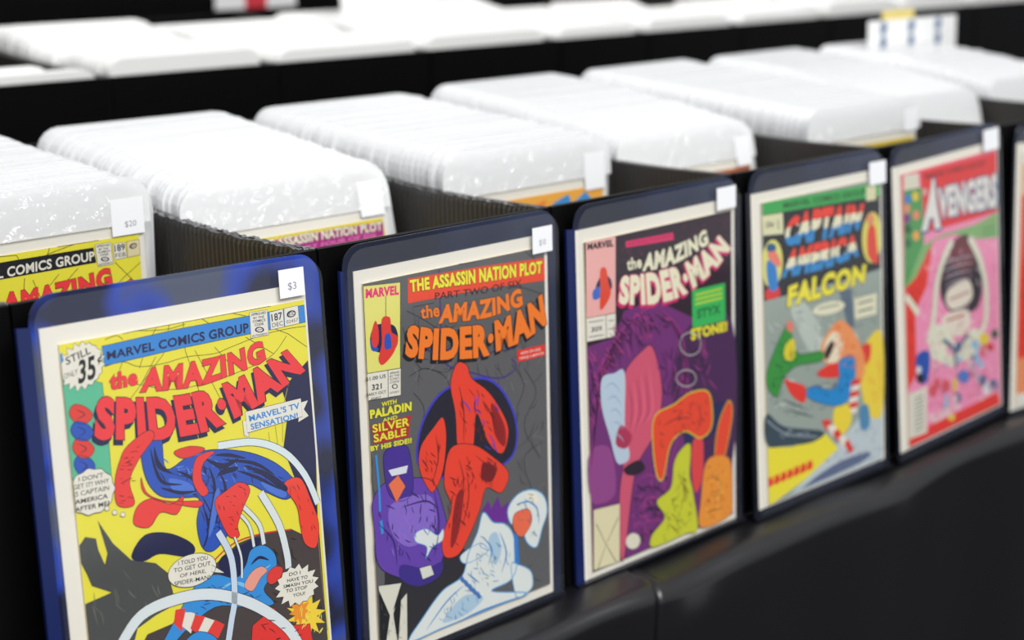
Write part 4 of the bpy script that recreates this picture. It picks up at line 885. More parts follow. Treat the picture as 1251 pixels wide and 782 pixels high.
['P',4,(30,90,50),[(281,651),(274,671),(257,685),(233,691),(207,686),(184,672),(169,652),(164,630),(171,610),(188,596),(212,591),(238,595),(261,609),(277,629)],1,None,4.3],
['P',4,(40,110,60),[(274,790),(267,811),(250,825),(226,830),(200,825),(177,811),(161,791),(157,769),(164,749),(181,734),(205,729),(231,734),(254,748),(269,768)],1,None,4.3],
['P',3,(132,182,112),[(481,853),(837,808),(1509,816),(1952,756),(1952,1038),(1568,983),(1071,842),(680,839),(330,1159),(147,1223)],0,None,5.1],
['S',4,(60,110,60),12.8,[(1638,891),(1907,903)],0,0,None],
['S',4,(60,110,60),12.8,[(1636,951),(1905,964)],0,0,None],
['P',2,(232,60,44),[(147,1223),(602,875),(681,822),(536,1285),(312,1493),(306,1916),(293,2154),(132,2279)],0,None,5.1],
['P',4,(110,36,44),[(949,1093),(1052,924),(1245,890),(1401,1040),(1460,1226),(1166,1239)],1,None,5.1],
['P',3,(50,44,50),[(781,1335),(984,1014),(1278,879),(1466,1078),(1617,1459),(1474,1723),(957,1630)],1,None,5.1],
['S',5,(168,156,166),25.7,[(822,1120),(1107,1106),(1463,1139)],1,1,None],
['S',5,(168,156,166),25.7,[(834,1200),(1104,1183),(1444,1214)],1,1,None],
['S',5,(168,156,166),25.7,[(846,1279),(1101,1260),(1424,1289)],1,1,None],
['S',5,(168,156,166),25.7,[(858,1359),(1098,1338),(1405,1364)],1,1,None],
['P',5,(232,222,206),[(968,1390),(1323,1374),(1414,1551),(1280,1629),(989,1620),(884,1493)],1,None,5.1],
['S',6,(150,50,60),17.1,[(962,1510),(1350,1502)],1,0,None],
['P',4,(232,222,206),[(861,1653),(1278,1681),(1370,1825),(1234,1937),(945,1889),(793,1751)],1,None,5.1],
['S',5,(190,50,50),21.4,[(889,1720),(1243,1726)],1,0,None],
['S',5,(228,228,206),85.6,[(1037,904),(856,1075),(719,1322),(641,1649),(537,1884)],1,0,(110,120,110)],
['S',5,(228,228,206),85.6,[(1373,930),(1561,1183),(1682,1517),(1669,1872),(1529,2021)],1,0,(110,120,110)],
['S',5,(228,228,206),77.0,[(143,1306),(256,1413),(371,1539)],1,0,None],
['P',4,(228,228,206),[(607,1727),(871,1785),(1101,2013),(1433,1910),(1593,2125),(1255,2226),(621,2076)],1,None,5.1],
['S',5,(60,96,130),42.8,[(818,1904),(1018,2064),(1058,2268)],1,0,None],
['S',5,(60,96,130),42.8,[(1299,1951),(1065,2093)],1,0,None],
['P',4,(90,110,150),[(941,2103),(935,2115),(917,2121),(892,2121),(864,2115),(840,2103),(823,2088),(818,2074),(824,2062),(842,2055),(867,2055),(894,2061),(919,2073),(936,2088)],1,None,4.3],
['P',5,(220,90,100),[(679,2419),(670,2446),(646,2463),(613,2468),(577,2459),(546,2438),(525,2409),(518,2379),(528,2353),(551,2335),(584,2331),(619,2340),(651,2360),(673,2389)],1,None,4.3],
['P',6,(220,90,100),[(929,2425),(919,2453),(896,2472),(862,2477),(826,2468),(795,2446),(773,2417),(767,2385),(776,2356),(800,2338),(833,2332),(869,2341),(900,2363),(922,2392)],1,None,4.3],
['P',4,(236,200,206),[(969,2729),(959,2757),(934,2775),(900,2780),(862,2770),(829,2748),(806,2718),(799,2685),(809,2658),(834,2640),(868,2635),(906,2645),(939,2667),(961,2697)],1,None,4.3],
['P',5,(220,90,100),[(1651,2202),(1644,2232),(1628,2255),(1607,2264),(1583,2258),(1562,2239),(1549,2210),(1545,2177),(1551,2147),(1567,2124),(1588,2115),(1612,2120),(1633,2139),(1646,2168)],1,None,4.3],
['P',6,(236,170,190),[(1833,2710),(1829,2735),(1817,2753),(1800,2761),(1782,2756),(1767,2741),(1756,2717),(1753,2690),(1758,2664),(1770,2646),(1786,2638),(1804,2643),(1820,2658),(1830,2682)],1,None,4.3],
['P',4,(200,170,190),[(1470,2427),(1464,2444),(1450,2456),(1430,2459),(1408,2453),(1388,2440),(1375,2423),(1371,2403),(1376,2386),(1391,2375),(1411,2372),(1433,2377),(1452,2390),(1466,2408)],1,None,4.3],
['P',5,(220,90,100),[(1807,2683),(1803,2701),(1793,2714),(1778,2719),(1763,2715),(1749,2703),(1740,2686),(1737,2666),(1742,2648),(1752,2635),(1766,2630),(1781,2634),(1795,2646),(1804,2664)],1,None,4.3],
['P',6,(150,190,220),[(1530,2286),(1523,2310),(1505,2327),(1480,2333),(1453,2326),(1430,2309),(1414,2285),(1409,2258),(1416,2234),(1433,2217),(1458,2211),(1485,2218),(1509,2235),(1525,2259)],1,None,4.3],
['P',4,(220,90,100),[(1171,2154),(1165,2182),(1150,2203),(1130,2212),(1108,2206),(1089,2189),(1077,2162),(1073,2131),(1079,2102),(1094,2082),(1114,2073),(1136,2078),(1155,2096),(1167,2123)],1,None,4.3],
['P',5,(220,90,100),[(740,2356),(732,2380),(714,2397),(688,2402),(659,2395),(635,2377),(618,2352),(613,2325),(620,2300),(639,2284),(665,2279),(693,2286),(718,2303),(735,2328)],1,None,4.3],
['P',6,(150,190,220),[(1506,2155),(1501,2187),(1490,2211),(1474,2222),(1457,2218),(1443,2200),(1434,2172),(1431,2138),(1436,2106),(1448,2082),(1463,2071),(1480,2075),(1494,2093),(1504,2122)],1,None,4.3],
['P',4,(200,170,190),[(1431,2378),(1424,2405),(1408,2425),(1385,2432),(1359,2426),(1337,2408),(1323,2381),(1318,2350),(1325,2323),(1342,2303),(1365,2296),(1390,2302),(1412,2320),(1427,2347)],1,None,4.3],
['P',5,(236,170,190),[(1009,2437),(1004,2449),(993,2457),(977,2459),(960,2455),(945,2445),(935,2432),(932,2418),(936,2407),(947,2399),(963,2397),(980,2401),(995,2411),(1005,2424)],1,None,4.3],
['P',6,(150,190,220),[(888,2583),(883,2615),(871,2639),(854,2649),(836,2645),(821,2626),(812,2597),(809,2563),(815,2531),(827,2508),(843,2497),(861,2502),(876,2520),(886,2549)],1,None,4.3],
['P',4,(236,170,190),[(1026,2052),(1017,2082),(995,2103),(964,2110),(930,2102),(900,2081),(880,2050),(874,2017),(883,1987),(905,1967),(936,1960),(970,1968),(1000,1989),(1020,2019)],1,None,4.3],
['P',5,(236,170,190),[(1823,2621),(1819,2639),(1809,2651),(1794,2656),(1779,2652),(1765,2640),(1755,2623),(1752,2603),(1757,2585),(1767,2573),(1781,2568),(1797,2572),(1811,2584),(1820,2601)],1,None,4.3],
['P',6,(90,110,150),[(1896,2667),(1885,2697),(1858,2717),(1820,2722),(1779,2712),(1742,2688),(1717,2655),(1709,2621),(1719,2591),(1746,2571),(1784,2566),(1825,2576),(1862,2600),(1887,2632)],1,None,4.3],
['P',4,(150,190,220),[(1536,2116),(1526,2133),(1500,2141),(1462,2141),(1421,2132),(1385,2115),(1360,2095),(1352,2074),(1362,2058),(1388,2049),(1425,2049),(1466,2059),(1502,2075),(1528,2096)],1,None,4.3],
['P',5,(200,170,190),[(933,2465),(928,2476),(912,2481),(891,2481),(868,2475),(847,2465),(833,2452),(828,2439),(834,2429),(849,2423),(870,2423),(893,2429),(914,2440),(929,2453)],1,None,4.3],
['P',6,(236,170,190),[(735,2147),(725,2169),(698,2182),(660,2184),(619,2174),(582,2155),(558,2129),(550,2103),(560,2082),(586,2068),(624,2066),(665,2076),(702,2096),(727,2121)],1,None,4.3],
['P',4,(150,190,220),[(1171,2186),(1166,2198),(1155,2206),(1139,2208),(1121,2204),(1105,2194),(1095,2181),(1091,2167),(1096,2156),(1107,2148),(1123,2146),(1141,2150),(1157,2159),(1167,2172)],1,None,4.3],
['P',5,(200,170,190),[(1577,2506),(1569,2529),(1548,2543),(1518,2547),(1485,2539),(1455,2521),(1436,2496),(1430,2470),(1438,2447),(1459,2433),(1489,2429),(1522,2437),(1551,2455),(1571,2480)],1,None,4.3],
['P',6,(236,200,206),[(1351,2280),(1346,2303),(1334,2320),(1317,2326),(1299,2322),(1283,2308),(1273,2286),(1270,2261),(1275,2238),(1287,2222),(1304,2215),(1322,2220),(1338,2234),(1348,2256)],1,None,4.3],
['P',4,(150,190,220),[(1622,2366),(1615,2382),(1596,2391),(1570,2393),(1541,2386),(1515,2372),(1497,2353),(1491,2335),(1498,2319),(1517,2309),(1543,2308),(1573,2315),(1599,2329),(1616,2347)],1,None,4.3],
['P',5,(90,110,150),[(1161,2063),(1154,2088),(1136,2105),(1111,2111),(1084,2105),(1060,2088),(1044,2063),(1039,2036),(1047,2011),(1064,1994),(1089,1988),(1116,1994),(1140,2011),(1156,2036)],1,None,4.3],
['P',6,(150,190,220),[(1150,2190),(1146,2207),(1136,2218),(1122,2223),(1107,2219),(1093,2208),(1085,2192),(1082,2174),(1086,2158),(1096,2146),(1110,2142),(1125,2145),(1139,2156),(1148,2172)],1,None,4.3],
['P',4,(150,190,220),[(942,2179),(935,2195),(919,2205),(895,2207),(869,2201),(846,2188),(831,2170),(826,2151),(832,2136),(849,2126),(873,2123),(898,2129),(921,2143),(937,2160)],1,None,4.3],
['P',5,(236,170,190),[(1033,2692),(1025,2725),(1005,2747),(977,2756),(946,2748),(920,2725),(902,2693),(897,2657),(905,2624),(925,2602),(953,2594),(983,2601),(1010,2624),(1028,2656)],1,None,4.3],
['P',6,(236,200,206),[(1127,2705),(1120,2717),(1102,2724),(1076,2723),(1047,2716),(1022,2703),(1005,2688),(999,2672),(1006,2660),(1024,2654),(1050,2654),(1079,2662),(1104,2674),(1122,2690)],1,None,4.3],
['P',4,(200,170,190),[(876,2666),(869,2691),(853,2708),(832,2714),(808,2708),(787,2691),(774,2666),(770,2638),(776,2613),(792,2596),(814,2589),(837,2595),(858,2613),(872,2638)],1,None,4.3],
['P',5,(90,110,150),[(1653,2545),(1645,2571),(1625,2588),(1597,2593),(1566,2586),(1539,2567),(1521,2540),(1515,2511),(1523,2486),(1543,2469),(1571,2464),(1601,2471),(1629,2490),(1647,2516)],1,None,4.3],
['P',6,(90,110,150),[(1543,2261),(1532,2272),(1505,2276),(1466,2273),(1423,2263),(1385,2248),(1359,2231),(1350,2216),(1360,2204),(1387,2200),(1425,2203),(1468,2213),(1507,2228),(1533,2245)],1,None,4.3],
['P',4,(150,190,220),[(1841,2797),(1836,2829),(1825,2854),(1810,2865),(1793,2860),(1779,2842),(1769,2812),(1767,2778),(1771,2746),(1783,2722),(1798,2711),(1815,2715),(1829,2733),(1839,2763)],1,None,4.3],
['P',5,(236,200,206),[(802,2737),(793,2762),(768,2777),(732,2780),(694,2770),(660,2749),(638,2721),(630,2692),(640,2667),(665,2652),(700,2649),(738,2658),(772,2680),(795,2708)],1,None,4.3],
['P',6,(90,110,150),[(1248,2397),(1238,2412),(1211,2419),(1174,2417),(1133,2407),(1096,2390),(1071,2371),(1063,2352),(1072,2338),(1099,2331),(1136,2333),(1177,2342),(1214,2359),(1239,2378)],1,None,4.3],
['P',4,(236,200,206),[(634,2688),(627,2703),(607,2712),(579,2712),(548,2704),(521,2689),(503,2670),(497,2652),(504,2636),(524,2628),(552,2627),(582,2635),(610,2650),(628,2669)],1,None,4.3],
['P',5,(90,110,150),[(1147,2613),(1137,2635),(1112,2648),(1076,2650),(1036,2640),(1001,2620),(977,2594),(970,2568),(979,2546),(1005,2533),(1041,2531),(1080,2541),(1115,2561),(1139,2586)],1,None,4.3],
['P',6,(236,170,190),[(1790,2221),(1780,2244),(1755,2258),(1719,2261),(1679,2252),(1644,2233),(1620,2207),(1612,2180),(1622,2157),(1647,2143),(1683,2140),(1722,2149),(1758,2169),(1782,2194)],1,None,4.3],
['P',4,(228,220,200),[(1592,2743),(1588,2755),(1577,2763),(1563,2765),(1547,2760),(1533,2751),(1524,2739),(1521,2725),(1525,2714),(1535,2706),(1549,2704),(1565,2708),(1579,2717),(1589,2730)],1,None,4.3],
['P',5,(220,90,100),[(1394,2414),(1386,2427),(1365,2434),(1336,2434),(1303,2426),(1274,2412),(1255,2396),(1248,2379),(1256,2366),(1277,2359),(1306,2359),(1338,2367),(1367,2381),(1387,2398)],1,None,4.3],
['P',6,(236,200,206),[(1067,2599),(1062,2617),(1047,2629),(1026,2633),(1003,2627),(983,2613),(969,2594),(965,2573),(971,2555),(986,2543),(1007,2539),(1029,2545),(1050,2559),(1063,2578)],1,None,4.3],
['P',4,(228,220,200),[(706,2718),(700,2746),(683,2765),(660,2772),(636,2766),(615,2747),(600,2720),(596,2689),(603,2661),(620,2642),(642,2634),(667,2641),(688,2659),(702,2687)],1,None,4.3],
['P',5,(228,220,200),[(1055,2209),(1046,2227),(1021,2238),(986,2239),(947,2230),(913,2212),(890,2190),(883,2168),(892,2149),(917,2139),(952,2138),(990,2147),(1024,2164),(1048,2186)],1,None,4.3],
['P',6,(236,170,190),[(719,2688),(712,2707),(694,2720),(668,2723),(640,2715),(615,2699),(598,2677),(593,2655),(600,2635),(618,2623),(644,2620),(672,2627),(697,2643),(714,2665)],1,None,4.3],
['P',4,(228,228,230),[(1734,2654),(1725,2687),(1703,2709),(1672,2716),(1638,2707),(1608,2685),(1587,2652),(1581,2616),(1590,2584),(1612,2562),(1643,2555),(1677,2563),(1707,2586),(1728,2618)],1,None,4.3],
['P',7,(50,130,210),[(1314,2419),(1301,2447),(1268,2464),(1222,2467),(1171,2454),(1126,2429),(1096,2397),(1086,2364),(1099,2336),(1131,2319),(1177,2316),(1228,2328),(1273,2353),(1304,2386)],1,None,4.3],
['P',7,(232,206,60),[(1729,2102),(1718,2127),(1689,2142),(1648,2145),(1603,2135),(1564,2113),(1537,2085),(1528,2056),(1539,2031),(1567,2016),(1608,2013),(1653,2023),(1693,2044),(1720,2072)],1,None,4.3],
['P',7,(232,206,60),[(1058,2446),(1053,2480),(1040,2504),(1024,2516),(1006,2511),(990,2492),(981,2462),(978,2426),(984,2393),(996,2368),(1012,2357),(1030,2361),(1046,2380),(1056,2411)],1,None,4.3],
['P',7,(210,60,60),[(1828,2215),(1819,2233),(1795,2243),(1760,2244),(1722,2235),(1689,2218),(1666,2197),(1658,2176),(1667,2158),(1691,2148),(1726,2147),(1763,2156),(1797,2172),(1820,2193)],1,None,4.3],
['P',7,(40,90,60),[(1918,2090),(1911,2112),(1891,2126),(1863,2131),(1833,2124),(1806,2107),(1788,2084),(1782,2059),(1789,2037),(1809,2023),(1836,2018),(1867,2025),(1894,2042),(1912,2065)],1,None,4.3],
['P',7,(230,210,80),[(1003,2790),(996,2804),(977,2811),(951,2811),(923,2804),(898,2790),(880,2773),(875,2756),(882,2743),(900,2735),(926,2735),(954,2742),(980,2756),(997,2773)],1,None,4.3],
['P',5,(36,84,176),[(303,1964),(548,1973),(503,2257),(335,2238)],1,None,5.1],
['P',6,(30,30,40),[(443,2225),(434,2245),(412,2258),(381,2260),(348,2252),(318,2234),(298,2212),(292,2188),(300,2167),(322,2155),(353,2152),(387,2160),(416,2177),(437,2200)],1,None,4.3],
['P',7,(226,226,230),[(387,2124),(381,2142),(368,2154),(349,2157),(329,2153),(311,2140),(300,2122),(296,2103),(301,2085),(315,2074),(333,2070),(353,2074),(371,2087),(383,2105)],1,None,4.3],
['P',5,(224,222,206),[(141,2322),(485,2322),(461,2810),(132,2791)],0,None,5.1],
['S',6,(90,96,90),11.1,[(251,2393),(419,2396)],0,0,None],
['S',6,(90,96,90),11.1,[(248,2436),(417,2439)],0,0,None],
['S',6,(90,96,90),11.1,[(246,2478),(415,2482)],0,0,None],
['S',6,(90,96,90),11.1,[(244,2521),(413,2525)],0,0,None],
['S',6,(90,96,90),11.1,[(242,2564),(411,2568)],0,0,None],
['S',6,(90,96,90),11.1,[(240,2607),(408,2611)],0,0,None],
['S',6,(90,96,90),11.1,[(237,2650),(406,2654)],0,0,None],
['S',6,(90,96,90),11.1,[(235,2693),(404,2697)],0,0,None],
['S',6,(90,96,90),11.1,[(233,2736),(402,2741)],0,0,None],
['P',6,(232,56,44),[(479,2749),(1443,2741),(1880,2732),(1943,2880),(135,2866),(132,2791),(482,2812)],0,None,5.1],
['H',4,(200,60,110),[(451,848),(1894,777),(1879,2742),(515,2662),(396,1937)],80,13.7,86,0.8,1.4,71,0.3],
['H',4,(252,220,232),[(451,848),(1894,777),(1879,2742),(515,2662),(396,1937)],60,15.4,86,0.8,1.4,72,0.3],
['H',6,(90,30,40),[(987,946),(1308,936),(1461,1208),(1056,1183)],14,10.3,77,0.1,0.4,73,0.3],
['H',6,(110,100,100),[(637,1734),(1110,1794),(1593,2125),(1256,2208),(653,2066)],20,9.4,77,0.8,1.2,74,0.3],
['H',3,(150,30,30),[(132,2211),(158,1292),(522,945),(334,1667)],20,12.0,103,1.2,0.5,75,0.3],
['H',7,(200,80,90),[(621,2076),(1848,2138),(1864,2691),(593,2665)],50,11.1,60,0.8,1.5,76,0.3],
['H',7,(60,80,120),[(621,2076),(1848,2138),(1864,2691),(593,2665)],40,8.6,51,0.8,1.5,77,0.3],
],
5:[
['P',1,(236,60,40),[(100,572),(1950,426),(1950,2680),(100,2384)],0,None,5.5],
['P',1,(240,150,100),[(100,2384),(1950,2470),(1950,2920),(100,2785)],0,None,5.5],
['P',1,(244,190,150),[(100,218),(1950,100),(1950,426),(100,572)],0,None,5.5],
['H',2,(150,30,30),[(100,751),(1950,609),(1950,2439),(100,2297)],80,18.4,129,0.8,1.4,81,0.3],
],
6:[
['S',2,(80,76,30),4.9,[(922,233),(1192,151),(1402,110)],0,0,None],
['S',2,(80,76,30),4.9,[(752,110),(933,125),(985,243)],0,0,None],
['S',2,(80,76,30),4.9,[(1607,110),(1466,110),(1264,110)],0,0,None],
['S',2,(80,76,30),4.9,[(1726,295),(1887,481),(1950,575)],0,0,None],
['S',2,(80,76,30),4.9,[(1950,330),(1784,432),(1630,568)],0,0,None],
['S',2,(80,76,30),4.9,[(1198,110),(1161,196)],0,0,None],
['S',2,(80,76,30),4.9,[(1042,326),(1093,476)],0,0,None],
['S',2,(80,76,30),4.9,[(1255,316),(1167,395),(1220,542)],0,0,None],
['S',2,(80,76,30),4.9,[(979,303),(946,495)],0,0,None],
['S',2,(80,76,30),4.9,[(1413,297),(1302,386)],0,0,None],
['P',3,(22,22,26),[(128,166),(929,158),(1557,158),(1570,276),(917,281),(114,292)],0,None,3.7],
['T',5,(234,230,216),'MARVEL COMICS GROUP',[(472,204),(925,197),(1274,188),(1561,185)],[(464,280),(918,272),(1272,263),(1559,257)],0.03,None,0.03,None,None],
['P',4,(234,230,216),[(1570,139),(1705,139),(1711,308),(1580,308)],0,(24,27,72),3.7],
['T',5,(24,27,72),'APPROVED',[(1581,147),(1695,148)],[(1582,164),(1696,165)],0.02,None,0.03,None,None],
['T',5,(24,27,72),'BY THE',[(1599,173),(1680,173)],[(1600,186),(1681,187)],0.02,None,0.03,None,None],
['T',5,(24,27,72),'COMICS',[(1592,193),(1690,194)],[(1593,210),(1691,211)],0.02,None,0.03,None,None],
['T',5,(24,27,72),'CODE',[(1608,217),(1676,218)],[(1609,234),(1677,235)],0.02,None,0.03,None,None],
['T',5,(24,27,72),'AUTHORITY',[(1587,288),(1706,290)],[(1588,302),(1707,303)],0.02,None,0.03,None,None],
['P',5,(24,27,72),[(1680,267),(1676,274),(1665,279),(1651,281),(1635,278),(1622,273),(1613,265),(1610,256),(1614,249),(1625,244),(1639,242),(1654,245),(1668,250),(1677,258)],1,None,3.1],
['P',6,(234,230,216),[(1668,265),(1665,270),(1658,273),(1649,274),(1639,272),(1630,268),(1624,263),(1622,258),(1625,253),(1632,250),(1641,249),(1651,251),(1660,255),(1666,260)],1,None,3.1],
['S',7,(24,27,72),4.9,[(1629,261),(1661,262)],0,0,None],
['P',4,(234,230,216),[(1721,155),(1824,155),(1834,276),(1727,280)],0,(24,27,72),3.7],
['T',5,(24,27,72),'189',[(1731,165),(1820,164)],[(1733,220),(1822,218)],0.02,None,0.03,None,None],
['T',5,(24,27,72),'FEB',[(1735,233),(1824,231)],[(1736,265),(1825,263)],0.0,None,0.03,None,None],
['P',4,(226,214,170),[(1841,153),(1950,152),(1950,273),(1841,277)],0,(24,27,72),3.7],
['P',5,(24,27,72),[(1928,195),(1924,204),(1914,212),(1901,217),(1886,217),(1873,213),(1865,206),(1862,197),(1866,187),(1876,180),(1890,175),(1905,175),(1918,178),(1926,186)],1,None,3.1],
['P',6,(226,214,170),[(1921,195),(1918,202),(1911,207),(1901,210),(1891,210),(1882,208),(1876,203),(1874,197),(1877,191),(1884,186),(1894,183),(1904,182),(1913,185),(1919,189)],1,None,3.1],
['T',7,(24,27,72),'CC',[(1878,187),(1922,184)],[(1876,206),(1920,203)],0.02,None,0.03,None,None],
['T',6,(240,58,62),'AMAZING',[(790,382),(1036,386),(1203,376),(1406,365),(1546,344),(1681,326)],[(773,550),(1052,550),(1287,547),(1482,511),(1694,482)],0.055,(16,16,18),0.018,None,None],
['T',6,(240,58,62),'SPIDER·MAN',[(447,546),(884,595),(1281,603),(1632,549),(1855,444)],[(417,813),(852,899),(1250,914),(1679,802),(1941,686)],0.06,(16,16,18),0.02,None,None],
],
7:[
['P',2,(170,40,130),[(521,146),(910,141),(1950,142),(1935,266),(1300,273),(494,275)],0,None,4.1],
['T',4,(236,226,206),'THE ASSASSIN NATION PLOT',[(620,126),(888,128),(1352,127),(1935,140)],[(604,205),(871,210),(1335,208),(1927,218)],0.05,(16,16,18),0.03,None,None],
['T',4,(236,130,190),'PART FOUR OF SIX',[(990,235),(1505,226),(1862,227)],[(983,268),(1498,260),(1854,261)],0.02,None,0.03,None,None],
],
8:[
['P',2,(64,150,214),[(1259,215),(1483,145),(1522,218),(1345,272)],0,None,4.5],
['P',2,(64,150,214),[(1474,273),(1712,150),(1806,239),(1780,298),(1535,343)],0,None,4.5],
['P',2,(240,140,60),[(1066,191),(1204,163),(1156,247)],0,None,4.5],
],
9:[
['P',2,(150,84,50),[(1456,157),(1935,118),(1942,265),(1426,289)],0,None,5.0],
],
10:[
['P',2,(200,176,40),[(1060,164),(1950,128),(1950,204),(1063,235)],0,None,5.5],
],
}
LIM = {0: (0.055, 0.985, 0.055, 1.47), 1: (0.035, 0.975, 0.05, 1.51), 2: (0.045, 0.97, 0.053, 1.46), 3: (0.067, 0.975, 0.045, 1.43), 4: (0.066, 0.976, 0.042, 1.44), 5: (0.05, 0.975, 0.05, 1.46)}
BGC = {0: (236, 226, 62), 1: (96, 96, 98), 2: (44, 22, 38), 3: (150, 160, 150), 4: (236, 90, 120), 5: (236, 232, 220), 6: (236, 226, 62), 7: (234, 214, 50), 8: (244, 178, 72), 9: (190, 106, 60), 10: (222, 194, 40)}
def inside(p, pl):
    r = False; j = len(pl)-1
    for i in range(len(pl)):
        if (pl[i][1] > p[1]) != (pl[j][1] > p[1]) and p[0] < (pl[j][0]-pl[i][0])*(p[1]-pl[i][1])/(pl[j][1]-pl[i][1])+pl[i][0]: r = not r
        j = i
    return r
def draw(i, w):
    P_ = Print(); P_.w = w
    u0, u1, v0, v1 = LIM.get(i, (.04, .975, .055, 1.45))
    P_.poly(.5, BGC[i], [(u0*w, -v0*w), (u1*w, -v0*w), (u1*w, -v1*w), (u0*w, -v1*w)])
    def q(pts): return [(a/2000*w, -b/2000*w) for a, b in pts]
    for e in ART[i]:
        if e[0] == 'P':
            _, L, c, pts, s, oc, ow = e; pts = q(pts)
            if s: pts = catmull(pts, True)
            P_.poly(L+.01*(len(P_.f) % 40), c, pts)
            if oc: ribbon(P_, L+.45, oc, ow/2000*w, pts, 0, True)
        elif e[0] == 'H':
            _, L, c, pts, n, ww, ln, ang, spr, seed, cu = e; pts = q(pts); rr = random.Random(seed)
            xa, xb = min(p[0] for p in pts), max(p[0] for p in pts); za, zb = min(p[1] for p in pts), max(p[1] for p in pts); l_ = ln/2000*w; got = 0
            for _t in range(n*6):
                if got >= n: break
                x, z = rr.uniform(xa, xb), rr.uniform(za, zb); a = -(ang+rr.uniform(-spr, spr)); l2 = l_*rr.uniform(.5, 1.1); k = rr.uniform(-cu, cu)
                st = [(x, z), (x+l2*.5*math.cos(a), z+l2*.5*math.sin(a)), (x+l2*.5*math.cos(a)+l2*.5*math.cos(a+k), z+l2*.5*math.sin(a)+l2*.5*math.sin(a+k))]
                if all(inside(p, pts) for p in st): ribbon(P_, L+.38, c, ww/2000*w*rr.uniform(.6, 1.3), catmull(st, False, 3), 1); got += 1
        elif e[0] == 'S':
            _, L, c, ww, pts, s, t, oc = e; pts = q(pts)
            if s: pts = catmull(pts, False)
            if oc: ribbon(P_, L-.2, oc, (ww*1.0+7)/2000*w, pts, t)
            ribbon(P_, L+.3, c, ww/2000*w, pts, t)
        else:
            _, L, c, txt, top, bot, b, oc, oo, sh, bands = e
            text(P_, L, c, txt, q(top), q(bot), b, oc, oo, sh, bands)
    return P_
def frame_matrix(i):
    O, U, V, w, h = FR[i]
    U = Vector(U); V = Vector(V); Y = U.cross(V)
    return Matrix(((U.x, Y.x, -V.x, O[0]*W), (U.y, Y.y, -V.y, O[1]*W), (U.z, Y.z, -V.z, O[2]*W+LIFT), (0, 0, 0, 1)))

# ------------------------------------------------------------------ comics on show at the front of each box, each in a rigid sleeve
NAME = {0: 'yellow issue 187 comic with red arched title, leftmost on show', 1: 'grey issue 321 comic with orange arched title and banner, second on show',
        2: 'dark purple comic with cream arched title, third on show', 3: 'comic with green header, striped lettering and yellow title, fourth on show',
        4: 'pink and red comic with white slanted title, fifth on show', 5: 'orange comic cut off by the right edge of the photo'}
SLV = {0: 'clear rigid sleeve with bright blue back around the yellow issue 187', 1: 'clear rigid sleeve with navy back around the grey issue 321', 2: 'clear rigid sleeve with navy back around the purple comic',
       3: 'clear rigid sleeve with navy back around the green-headed comic', 4: 'clear rigid sleeve with navy back around the pink comic', 5: 'clear rigid sleeve at the right edge around the orange comic'}
SLEEVE = {0: (-.075, 1.055, -.028, 1.07), 1: (-.065, 1.06, -.045, 1.055), 2: (-.05, 1.045, .0, 1.02), 3: (-.035, 1.03, .0, 1.01), 4: (-.035, 1.03, -.01, 1.02), 5: (-.035, 1.03, -.01, 1.02)}
PRICE = {0: '$3', 1: '$10', 2: None, 3: None, 4: None, 5: None}
